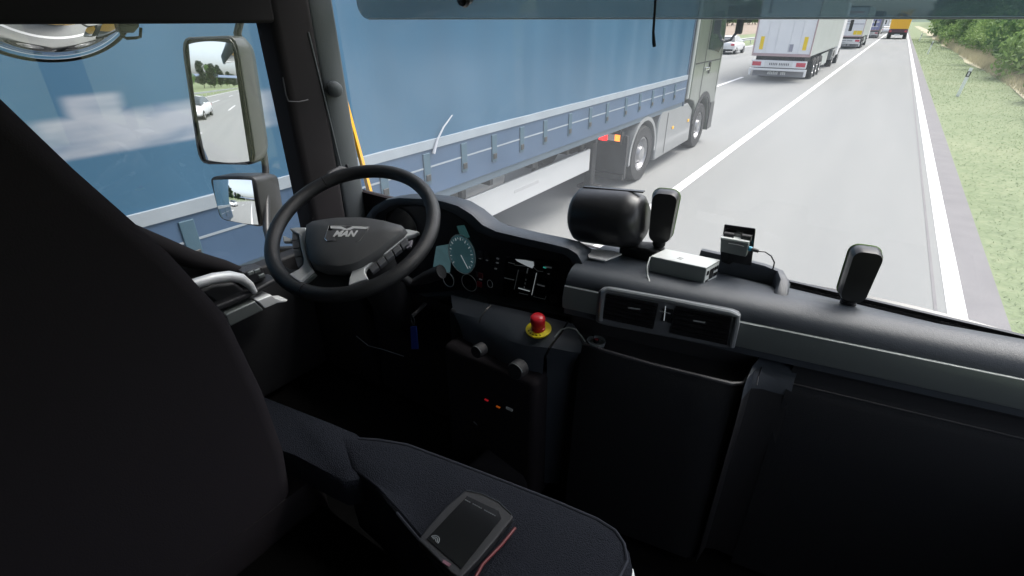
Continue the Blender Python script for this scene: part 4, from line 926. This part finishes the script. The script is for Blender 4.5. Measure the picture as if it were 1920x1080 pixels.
seg([(1000, 556), (1022, 561), (1024, 555)], .0004, 'ink2')
dl, c, ra, rb = disc('display_knob', 1037, 560, 6, 7, 'plastic', ib, .004, 'pillar', ringr=.0006)

# ============================================================ STEERING WHEEL
sw_c = Vector((-1.062, .803, 2.174)); sn = Vector((math.sin(.386)*math.cos(1.089), -math.cos(.386)*math.cos(1.089), math.sin(1.089)))
st = thing('steering_wheel', 'black leather steering wheel with silver spokes and a lettered badge', 'steering wheel', tuple(sw_c))
e1 = (atp(700, 437, sw_c, sn)-atp(620, 437, sw_c, sn)).normalized(); e2 = sn.cross(e1)
rim_pts = [sw_c+(e1*math.cos(a)+e2*math.sin(a))*.2165 for a in np.linspace(0, 2*math.pi, 73)[:-1]]
rim = G().tube(rim_pts, .0188, 16, closed=True).build('rim', 'leather', st, True)
for a in (R(252), R(128)):
    p = sw_c+(e1*math.cos(a)+e2*math.sin(a))*.2165; t_ = (-e1*math.sin(a)+e2*math.cos(a)); G().tube([p-t_*.0008, p+t_*.0008], .0193, 16).build('rim_seam', 'gloss_black', rim, True)
def wp(a, b, h=0): return atp(a, b, sw_c+sn*h, sn)
hub_px = [(574, 422), (584, 416), (606, 412), (632, 409), (676, 408), (700, 411), (724, 415), (753, 423), (760, 430), (755, 437), (735, 453), (714, 470), (690, 486), (676, 494), (661, 500), (639, 504), (603, 502), (586, 496), (577, 480), (572, 451)]
top = [wp(a, b, .028) for a, b in hub_px]; cen = sum(top, Vector())/len(top)
mid = [cen+(p-cen)*1.02-sn*.018 for p in top]; bot = [cen+(p-cen)*.9-sn*.05 for p in top]; up1 = [cen+(p-cen)*.95+sn*.006 for p in top]; up2 = [cen+(p-cen)*.6+sn*.013 for p in top]; up3 = [cen+(p-cen)*.2+sn*.016 for p in top]
n = len(top); g = G(); g.v = bot+mid+top+up1+up2+up3
for r_ in range(5): g.f += [(r_*n+i, r_*n+(i+1) % n, (r_+1)*n+(i+1) % n, (r_+1)*n+i) for i in range(n)]
g.f += [tuple(range(n))[::-1], tuple(5*n+i for i in range(n))]
hub = g.build('hub', 'hubm', st, True)
bd = [(617, 423), (692, 425), (690, 430), (675, 451), (671, 453), (613, 452), (609, 447)]
H1 = .0425
badge = G().prism([wp(a, b, H1) for a, b in bd], -sn*.008).build('badge', 'gloss_black', st, bevel=.001)
G().tube([wp(a, b, H1) for a, b in bd], .0010, 6, closed=True).build('badge_rim', 'chrome', badge)
G().prism([wp(a, b, H1+.001) for a, b in [(619, 424), (640, 424.5), (650, 429), (661, 424.5), (690, 426), (688, 429), (663, 428), (650, 434), (640, 429), (620, 428)]], -sn*.002).build('badge_line', 'letter', badge)
text('badge_lettering', 'MAN', 'letter', badge, wp(646, 439, H1+.001), e1, e2, .026, .0012, bold=.0012, shear=.25)
G().prism([wp(a, b, H1+.0006) for a, b in [(613, 432), (641, 433), (640, 446), (634, 451), (614, 451), (610, 446)]], -sn*.001).build('badge_panel', mat('badge_grey', (.20, .205, .22), .3, metal=.5), badge)
lsp = [(542, 428), (556, 426), (574, 426), (572, 440), (572, 461), (576, 483), (582, 498), (587, 506), (574, 517), (561, 528), (550, 521), (541, 514), (560, 504), (568, 496), (569, 485), (563, 461), (560, 439), (548, 432)]
s1 = G().prism([wp(a, b, .016) for a, b in lsp], -sn*.016).build('spoke', 'silver', st, bevel=.0025)
G().prism([wp(a, b, .006) for a, b in [(586, 506), (592, 512), (566, 534), (560, 528)]], -sn*.015).build('spoke_foot', 'trim', s1, bevel=.002)
for k, q in enumerate(([(548, 435), (559, 441), (561, 449), (547, 451)], [(547, 452), (561, 450), (563, 464), (549, 466)], [(549, 467), (563, 465), (566, 480), (553, 482)], [(553, 483), (566, 481), (568, 494), (559, 501), (557, 497)])):
    G().prism([wp(a, b, .012) for a, b in q], -sn*.012).build('spoke_button', mat('button_grey', (.10, .105, .115), .4), st, bevel=.0015)
G().prism([wp(a, b, .008) for a, b in [(530, 441), (550, 449), (548, 453), (531, 453)]], -sn*.01).build('spoke', 'silver', st, bevel=.002)
G().prism([wp(a, b, .002) for a, b in [(517, 490), (545, 505), (560, 504), (545, 515), (530, 520), (518, 505)]], -sn*.01).build('spoke_pad', 'plastic', st, bevel=.002)
rsp = [(757, 429), (768, 430), (786, 434), (774, 440), (762, 443), (745, 456), (726, 472), (700, 489), (684, 503), (684, 512), (690, 522), (670, 528), (653, 535), (655, 520), (660, 507), (676, 497), (700, 481), (732, 457), (752, 440)]
G().prism([wp(a, b, .014) for a, b in rsp], -sn*.014).build('spoke', 'silver', st, bevel=.0025)
for k in range(5):
    t0 = k/5; t1_ = (k+.88)/5; A = Vector((762, 446)); B = Vector((690, 503)); q0 = A.lerp(B, t0); q1 = A.lerp(B, t1_); nn = Vector((5.5, 9))
    G().prism([wp(p.x, p.y, .012) for p in (q0, q1, q1+nn, q0+nn)], -sn*.012).build('spoke_button', 'button_grey' if 'button_grey' in M else MATS['button_grey'], st, bevel=.0012)
G().prism([wp(a, b, .006) for a, b in [(757, 456), (774, 449), (770, 462), (762, 466)]], -sn*.008).build('spoke_button', mat('button_pale', (.22, .21, .25), .4), st, bevel=.0015)
# lower dark spoke web
G().prism([wp(a, b, -.006) for a, b in [(578, 498), (600, 503), (660, 503), (668, 512), (655, 545), (600, 552), (568, 535)]], -sn*.02).build('lower_web', 'plastic2', st, bevel=.004)
col_ = G().lathe(sw_c-sn*.03, -sn, [(0, .05), (.03, .062), (.12, .066), (.30, .06), (.42, .06)], 24)
sc1 = thing('steering_column', 'black steering column with a stubby control stalk on its right', 'steering column', tuple(sw_c-sn*.4))
col_.build('column_shroud', 'plastic2', sc1, True)
G().tube([sw_c-sn*.10, at(770, 530, Y=.93), at(800, 520, Y=.95), at(828, 509, Y=.96)], [.012, .013, .019, .021], 14).build('control_stalk', 'plastic', sc1, True)
G().tube([at(608, 345, X=-1.5), at(618, 325, X=-1.5), at(638, 316, X=-1.5), at(651, 318, X=-1.5), at(650, 308, X=-1.5)], [.007, .009, .010, .009, .005], 10).build('grab_hook', 'plastic', cab, True)
# ignition key with blue fob
ky = thing('key_ring', 'key ring with a long blue tag hanging below the steering wheel', 'keys', tuple(at(775, 600, Y=.92)))
c = at(774, 600, Y=.92); G().tube([c+Vector((math.cos(a)*.012, -.004*math.cos(a), math.sin(a)*.016)) for a in np.linspace(0, 6.283, 21)[:-1]], .001, 6, closed=True).build('ring', 'pillar', ky, True)
G().prism([at(769, 612, Y=.915), at(780, 612, Y=.915), at(784, 655, Y=.915), at(771, 655, Y=.915)], (0, .004, 0)).build('tag', 'blue', ky, bevel=.0015)
G().tube([c+Vector((0, .0, .014)), c+Vector((0, .06, .03))], .006, 8).build('key', 'plastic', ky)
G().box((-1.3, 1.0, 1.40), (-.84, 1.05, 1.86)).build('knee_panel', 'deep', db, bevel=.02)
G().tube([at(668, 630, Y=.89), at(690, 648, Y=.89), at(720, 656, Y=.89), at(757, 668, Y=.89)], .0013, 6).build('knee_panel_seam', 'pillar', db, True)
G().box((-1.62, .98, 1.40), (-1.3, 1.26, 1.95)).build('knee_panel', 'deep', db, bevel=.02)
G().box((-.86, .93, 1.62), (-.80, 1.05, 1.93)).build('knee_panel', 'plastic', db, bevel=.01)

# ============================================================ LOOSE DEVICES
# emergency stop
ec = at(1010, 620, Z=1.958); en = Vector((0, -.18, 1)).normalized()
es = thing('emergency_stop_button', 'red mushroom stop button on a round yellow plate on the dash', 'stop button', tuple(ec))
G().lathe(ec+en*.004, en, [(-.012, .010), (-.003, .031), (0, .033), (.0028, .033), (.0034, .031)], 36).build('yellow_plate', 'yellow', es, True)
G().lathe(ec+en*.007, en, [(0, .018), (.006, .018), (.007, .015), (.010, .015), (.012, .0175), (.030, .0195), (.037, .0185), (.041, .015), (.043, .008), (.0435, .001)], 36).build('red_button', 'red', es, True)
g = G()
for k in range(5):
    a = R(-130+20*k); p = ec+en*.0078+Vector((math.cos(a)*.026, math.sin(a)*.026, math.sin(a)*.026*.18)); g.box(p-Vector((.0022, .0015, .0002)), p+Vector((.0022, .0015, .0004)))
g.build('plate_lettering', 'gloss_black', es)
# round puck with cable
pc = at(1118, 641, Z=1.965)
pk = thing('round_control_puck', 'small round grey dial with red centre lying in the dash tray', 'control', tuple(pc))
G().lathe(pc-Z*.008, Z, [(0, .021), (.010, .023), (.013, .022), (.012, .018), (.008, .0165), (.008, .001)], 32).build('puck_body', mat('puck_grey', (.11, .125, .13), .4), pk, True)
G().lathe(pc+Z*.0, Z, [(0, .0075), (.006, .0072), (.0062, .001)], 20).build('puck_knob', 'gloss_black', pk, True)
G().lathe(pc+Z*.0065, Z, [(0, .0042), (.002, .004), (.0022, .001)], 16).build('red_centre', 'dred', pk, True)
G().lathe(pc+Vector((-.014, .010, .003)), Z, [(0, .004), (.004, .0035), (.0045, .001)], 12).build('metal_stud', 'chrome', pk, True)
tag(G().tube([at(1040, 632, Z=1.975), at(1052, 618, Z=1.985), at(1066, 614, Z=1.993), at(1080, 618, Z=1.992), at(1090, 630, Z=1.98), at(1097, 640, Z=1.968)], .0018, 8).build('cable', 'trim', None, True), 'thin grey cable curving from the stop button to the round dial', 'cable')
# grey network box
bx = thing('metal_box', 'flat grey metal box with sockets in its end, lying on the dash top', 'electronic box', tuple(at(1285, 520, Z=2.11)))
zt, zb = 2.160, 2.109
A, B, C_ = at(1220, 481, Z=zt), at(1324, 503, Z=zt), at(1350, 488, Z=zt); D_ = A+(C_-B)
top = [A, B, C_, D_]
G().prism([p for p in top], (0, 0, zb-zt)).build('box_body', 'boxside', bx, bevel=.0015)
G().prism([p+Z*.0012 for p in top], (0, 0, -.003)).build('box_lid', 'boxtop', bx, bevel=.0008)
ux = (C_-B).normalized(); nx = Vector((ux.y, -ux.x, 0)); L_ = (C_-B).length
def bo(s, z0, s2, z1, nm, m, d=.001):
    p = [B+ux*L_*s+Z*(zb-zt)*(1-z0), B+ux*L_*s2+Z*(zb-zt)*(1-z0), B+ux*L_*s2+Z*(zb-zt)*(1-z1), B+ux*L_*s+Z*(zb-zt)*(1-z1)]
    return G().prism([q+nx*d for q in p], -nx*.0015).build(nm, m, bx)
bo(.04, .05, .96, .93, 'end_plate', 'boxtop', .0005)
bo(.34, .30, .60, .80, 'network_socket', 'gloss_black', .002); bo(.12, .15, .26, .35, 'small_socket', 'gloss_black', .002); bo(.66, .62, .76, .80, 'small_socket', 'gloss_black', .002); bo(.82, .62, .90, .80, 'small_socket', 'gloss_black', .002); bo(.66, .30, .90, .48, 'small_socket', 'gloss_black', .002); bo(.12, .6, .24, .8, 'small_socket', 'gloss_black', .002)
for s in (.30, .42): 
    p = A.lerp(B, .45)+(D_-A)*s; G().box(p+Vector((-.006, -.0012, .0008)), p+Vector((.005, .0012, .0016))).build('lid_mark', 'plateink', bx)
tag(G().tube([at(1219, 482, Z=zt), at(1213, 500, Z=2.145), at(1214, 516, Z=2.125), at(1222, 540, Z=2.109)], .0016, 8).build('white_wire', 'boxtop', None, True), 'thin pale wire running down the left end of the metal box', 'wire')
# large black cylinder unit
YC = 1.185
cy = thing('sensor_drum', 'large black drum-shaped camera unit on the dash in front of the windscreen', 'camera unit', tuple(at(1150, 480, Y=YC)))
ca, cb_ = at(1092, 402, Y=YC), at(1200, 414, Y=YC); ax = (cb_-ca).normalized(); Ld = (cb_-ca).length
rr = .074
G().lathe(ca, ax, [(-.018, rr*.55), (-.014, rr*.80), (-.004, rr*.95), (.006, rr), (Ld*.80, rr), (Ld*.86, rr*.97), (Ld+.0, rr*.86), (Ld+.012, rr*.60)], 48).build('drum', mat('drum_black', (.026, .027, .030), .33), cy, True)
fpz = ca+ax*.0+Vector((0, .02, rr*.93))
G().prism([ca+Vector((-.004, -.002, rr*.985)), cb_+Vector((0.0, -.002, rr*.97)), cb_+Vector((.0, .012, rr*.98)), ca+Vector((-.004, .012, rr*.99))], (0, 0, .004)).build('top_plate', 'gloss_black', cy, bevel=.002)
G().prism([Vector((p.x, YC-.02, p.z)) for p in (at(1166, 458, Y=YC), at(1215, 462, Y=YC), at(1238, 470, Y=YC), at(1234, 500, Y=YC), at(1163, 500, Y=YC))], (0, .06, 0)).build('drum_stand', 'plastic2', cy, bevel=.006)
# rounded black camera pods with lime rims
def pod(label, px0, px1, py0, py1, yy, lean=0, neck=True):
    c = at((px0+px1)/2, (py0+py1)/2, Y=yy); a = at(px0, (py0+py1)/2, Y=yy); b = at(px1, (py0+py1)/2, Y=yy); hw = (b-a).length/2*.80; hh = (at((px0+px1)/2, py0, Y=yy)-at((px0+px1)/2, py1, Y=yy)).length/2
    t = thing('camera_pod', label, 'camera unit', tuple(c), 'rounded black camera pods on the dashboard')
    ro = Matrix.Rotation(R(lean), 3, 'Y') @ Matrix.Rotation(R(12), 3, 'Z'); u = ro @ X; v = ro @ Z; nn = ro @ Y
    f0 = rrect(c-nn*.020, hw*.88, hh*.94, hw*.55, u, v, 7); f1 = rrect(c-nn*.008, hw*.97, hh*.99, hw*.6, u, v, 7); f2 = rrect(c+nn*.012, hw, hh, hw*.6, u, v, 7); f3 = rrect(c+nn*.026, hw*.85, hh*.9, hw*.5, u, v, 7)
    # narrow toward the foot
    def tp(L): return [p-u*((p-c).dot(u))*.16*max(0, -((p-c).dot(v))/hh) for p in L]
    L = [tp(q) for q in (f0, f1, f2, f3)]; n = len(f0); g = G(); g.v = [p for q in L for p in q]
    for r_ in range(3): g.f += [(r_*n+i, r_*n+(i+1) % n, (r_+1)*n+(i+1) % n, (r_+1)*n+i) for i in range(n)]
    g.f += [tuple(range(n)), tuple(3*n+i for i in range(n))]
    g.build('pod_shell', mat('pod_black', (.016, .016, .017), .36), t, True)
    G().tube([p+nn*.004 for p in tp(rrect(c+nn*.012, hw*.995, hh*.98, hw*.6, u, v, 7))], .0022, 6, closed=True).build('lime_rim', 'rim_green', t, True)
    b = c-v*hh; g = G(); z0 = 2.10
    n_ = 4; 
    for k in range(n_): zc = b.z-(b.z-z0)*k/n_; g.lathe(Vector((b.x, b.y, zc)), -Z, [(-.002, .010), (.001, .016), ((b.z-z0)/n_*.6, .016), ((b.z-z0)/n_+.001, .010)], 18)
    g.build('ribbed_neck', 'plastic2', t, True)
    return t
pod('rounded black camera pod beside the large drum unit', 1213, 1273, 357, 454, 1.20, 0)
pod('rounded black camera pod standing alone by the windscreen, right of the metal box', 1571, 1650, 464, 564, 1.21, 1)
# bracket with small board and blue plug
YK = 1.225
br = thing('sensor_bracket', 'black angled bracket holding a small circuit box with a blue plug', 'bracket', tuple(at(1380, 490, Y=YK)))
def kp(a, b, d=0): return at(a, b, Y=YK+d)
G().prism([kp(1358, 421), kp(1416, 429), kp(1416, 436), kp(1408, 500), kp(1392, 506), kp(1352, 492), kp(1350, 470)], (0, .006, 0)).build('back_plate', 'gloss_black', br, bevel=.002)
G().tube([kp(1358, 440, -.010), kp(1377, 443, -.010)], .008, 12).build('hinge_roll', 'plastic', br, True); G().tube([kp(1391, 444, -.010), kp(1409, 447, -.010)], .008, 12).build('hinge_roll', 'plastic', br, True)
G().prism([kp(1379, 438, -.003), kp(1389, 439, -.003), kp(1390, 452, -.003), kp(1377, 450, -.003)], (0, .001, 0)).build('bright_slot', 'white', br)
G().prism([kp(1351, 446, -.028), kp(1404, 455, -.028), kp(1398, 482, -.028), kp(1350, 472, -.028)], (0, .020, 0)).build('circuit_box', 'boxside', br, bevel=.002)
G().prism([kp(1351, 445, -.029), kp(1404, 454, -.029), kp(1403, 457, -.029), kp(1351, 448, -.029)], (0, .022, 0)).build('circuit_lid', 'boxtop', br)
G().tube([kp(1366, 456, -.0295), kp(1384, 459, -.0295), kp(1395, 462, -.0295)], .0009, 5).build('circuit_wire', 'white', br)
pl = G().tube([kp(1403, 465, -.02), kp(1412, 468, -.018), kp(1422, 471, -.015)], [.0050, .0050, .0040], 10).build('plug', 'plastic', br, True)
G().tube([kp(1403, 465, -.02), kp(1409, 467, -.018)], .0056, 10).build('plug_collar', mat('collar_blue', (.03, .30, .45), .4), pl, True)
tag(G().tube([kp(1421, 471, -.015), kp(1434, 472, -.01), kp(1446, 480, 0), kp(1452, 492, 0), kp(1450, 502, 0), kp(1446, 509, 0)], .0016, 8).build('plug_cable', 'darkhousing', None, True), 'thin black cable looping from the blue plug down to the dash', 'cable')
# papers / plate at screen base between hood and drum
tag(G().prism([at(1100, 468, Z=2.128), at(1150, 472, Z=2.128), at(1166, 478, Z=2.128), at(1135, 490, Z=2.128), at(1104, 484, Z=2.128)], (0, 0, .003)).build('paper_sheet', 'white'), 'white paper lying at the foot of the windscreen beside the instrument hood', 'paper')
# wipers outside
def wiper(label, pts, r):
    t = thing('wiper', label, 'wiper', tuple(pts[0]), 'windscreen wipers')
    G().tube(pts, r, 8).build('wiper_arm', 'gloss_black', t, True)
    G().tube([p+Vector((0, .012, -.014)) for p in pts], .009, 6).build('wiper_blade', 'darkhousing', t, True); return t
YW = 1.33
wiper('long black wiper lying along the foot of the windscreen on the right', [at(1470, 528, Y=YW), at(1560, 548, Y=YW), at(1700, 580, Y=YW), at(1800, 604, Y=YW), at(1940, 640, Y=YW)], [.006, .010, .013, .011, .006])
wiper('short black wiper lying at the foot of the windscreen between the hood and drum', [at(1040, 456, Y=YW), at(1120, 476, Y=YW), at(1190, 492, Y=YW), at(1215, 496, Y=YW)], .006)
w3 = thing('wiper_linkage', 'thin wiper linkage rods with two small pale clips under the right wiper', 'wiper linkage', tuple(at(1640, 580, Y=1.32)))
G().tube([at(1472, 549, Y=1.31), at(1560, 556, Y=1.31), at(1600, 570, Y=1.31), at(1760, 607, Y=1.31), at(1930, 650, Y=1.31)], .0022, 6).build('rod', 'trim', w3, True)
G().tube([at(1476, 543, Y=1.315), at(1560, 562, Y=1.315), at(1700, 596, Y=1.315)], .003, 6).build('rod', 'pillar', w3, True)
for a, b in ((1643, 577), (1697, 588)): G().box(at(a, b, Y=1.312)-Vector((.006, .002, .003)), at(a, b, Y=1.312)+Vector((.006, .002, .003))).build('pale_clip', 'white', w3)

# ============================================================ SEATS
ds_ = thing('driver_seat', 'black driver seat with a tall backrest, at the left edge of view', 'seat', (-1.05, .1, 1.4))
bkp = [(.02, 2.86), (.10, 2.75), (.175, 2.58), (.215, 2.49), (.285, 2.35), (.335, 2.22), (.358, 2.04), (.365, 1.88), (.34, 1.60), (.33, 1.41), (-.40, 1.41), (-.35, 1.9), (-.30, 2.4), (-.3, 2.86)]
G().prism([Vector((-.80, a, b)) for a, b in bkp], (-.50, 0, 0)).build('backrest', 'fabric2', ds_, bevel=.03, seg=4)
G().prism([Vector((-.797, y_, z_)) for y_, z_ in ((-.25, 1.40), (.46, 1.40), (.40, 1.78), (-.25, 1.78))], (-.05, 0, 0)).build('side_shell', 'fabric2', ds_)
cq = [at(a, b, Z=1.848) for a, b in ((300, 665), (400, 705), (535, 758), (620, 791), (668, 811), (686, 826), (694, 850), (690, 880), (672, 898), (645, 903), (610, 887), (555, 857), (480, 830), (380, 800))]
cqc = sum(cq, Vector())/len(cq); n = len(cq); g = G(); g.v = [p-Z*.07 for p in cq]+[p-Z*.016 for p in cq]+[cqc+(p-cqc)*.985-Z*.004 for p in cq]+[cqc+(p-cqc)*.93 for p in cq]
for r_ in range(3): g.f += [(r_*n+i, r_*n+(i+1) % n, (r_+1)*n+(i+1) % n, (r_+1)*n+i) for i in range(n)]
g.f += [tuple(range(n))[::-1], tuple(3*n+i for i in range(n))]
g.build('cushion', 'fabric', ds_, True)
G().box((-1.22, .0, 1.40), (-.84, .44, 1.70)).build('seat_base', 'deep', ds_)
ms = thing('middle_seat', 'dark blue fabric seat cushion with a tablet lying on it', 'seat', (-.45, .3, 1.4))
q = [at(640, 845, Z=1.80), at(668, 826, Z=1.835), at(705, 819, Z=1.85), at(760, 828, Z=1.85), at(900, 880, Z=1.85), at(1050, 938, Z=1.85), at(1130, 972, Z=1.85), at(1165, 994, Z=1.85), at(1183, 1020, Z=1.85), at(1188, 1060, Z=1.84)]
q = [Vector((p.x, p.y, 1.835)) for p in q]+[Vector((-.13, .0, 1.835)), Vector((-.30, .0, 1.835))]+[Vector((p.x, p.y, 1.835)) for p in (at(860, 1130, Z=1.85), at(790, 1020, Z=1.85), at(740, 960, Z=1.85), at(690, 905, Z=1.85), at(650, 872, Z=1.85))]
cenq = sum(q, Vector())/len(q)
lo = [Vector((p.x, p.y, 1.66)) for p in q]; hi = [cenq+(p-cenq)*.965+Z*.012 for p in q]; hi2 = [cenq+(p-cenq)*.86+Z*.017 for p in q]; hi3 = [cenq+(p-cenq)*.4+Z*.010 for p in q]
n = len(q); g = G(); g.v = lo+[p-Z*.01 for p in q]+hi+hi2+hi3
for r_ in range(4): g.f += [(r_*n+i, r_*n+(i+1) % n, (r_+1)*n+(i+1) % n, (r_+1)*n+i) for i in range(n)]
g.f += [tuple(range(n))[::-1], tuple(4*n+i for i in range(n))]
g.build('cushion', 'fabric', ms, True)
G().tube([p+Z*.001 for p in hi[1:-2]], .003, 6).build('cushion_piping', mat('piping', (.028, .032, .045), .9), ms, True)
G().box((-.62, .12, 1.40), (-.2, .42, 1.66)).build('seat_base', 'deep', ms)
G().prism([(-.79, -.3, 1.70), (-.60, -.3, 1.70), (-.58, .40, 1.70), (-.79, .40, 1.70)], (0, 0, -.3)).build('gap_shade_box', mat('gap_shade_black', (.005, .005, .005), 1, spec=0), cab)  # added black box that darkens the lit gap between the seats
bk_ = thing('seat_buckle', 'pale metal seat buckle beside the front corner of the cushion', 'buckle', tuple(at(1185, 1070, Z=1.80)))
G().prism([at(1176, 1062, Z=1.80), at(1188, 1066, Z=1.80), at(1192, 1085, Z=1.80), at(1170, 1085, Z=1.80)], (0, 0, -.01)).build('buckle_plate', 'silver', bk_, bevel=.002)
# tablet
tz = 1.872
tb = thing('tablet', 'black tablet device with red side edge lying on the seat cushion', 'tablet', tuple(at(875, 990, Z=tz)))
tq = [(873, 918), (905, 925), (935, 940), (960, 962), (962, 970), (930, 1010), (896, 1050), (862, 1085), (845, 1074), (783, 1012), (800, 990), (835, 950)]
G().prism([at(a, b, Z=tz) for a, b in tq], (0, 0, -.016)).build('tablet_case', 'plastic', tb, bevel=.003)
G().prism([at(a, b, Z=tz+.0015) for a, b in [(876, 930), (935, 958), (940, 972), (865, 1066), (800, 1010)]], (0, 0, -.001)).build('tablet_screen', 'screen', tb)
G().tube([at(874, 919, Z=tz+.001), at(905, 926, Z=tz+.001), at(935, 941, Z=tz+.001), at(959, 964, Z=tz+.001)], .0009, 6).build('case_edge', 'pillar', tb, True)
G().tube([at(966, 990, Z=tz-.012), at(940, 1022, Z=tz-.012), at(905, 1058, Z=tz-.012), at(890, 1085, Z=tz-.012)], .0028, 8).build('red_edge', 'dred', tb, True)
g = G(); A, B = at(872, 937, Z=tz+.002), at(930, 968, Z=tz+.002)
for k in range(16):
    if k in (3, 9): continue
    p = A.lerp(B, k/16); p2 = A.lerp(B, (k+.7)/16); g.tube([p, p2], .0011, 4)
g.build('screen_text', 'ink2', tb)
c = at(814, 1013, Z=tz+.0022)
for k, r_ in enumerate((.003, .006, .009)): G().tube(arc(c, r_, R(-40), R(130), 12, _r, Vector((_r.y*-1, _r.x, 0))), .0008, 5).build('screen_symbol', 'ink2', tb)
G().prism([at(832, 1050, Z=tz+.0005), at(846, 1058, Z=tz+.0005), at(842, 1063, Z=tz+.0005), at(829, 1055, Z=tz+.0005)], (0, 0, .001)).build('tablet_button', mat('button_pink', (.25, .12, .15), .5), tb)
# tunnel hump on the floor
G().prism([at(895, 850, Z=1.55), at(915, 830, Z=1.55), at(1000, 860, Z=1.55), at(990, 910, Z=1.5), at(870, 870, Z=1.55)], (0, 0, -.12)).build('engine_tunnel', 'head', cab, bevel=.02)
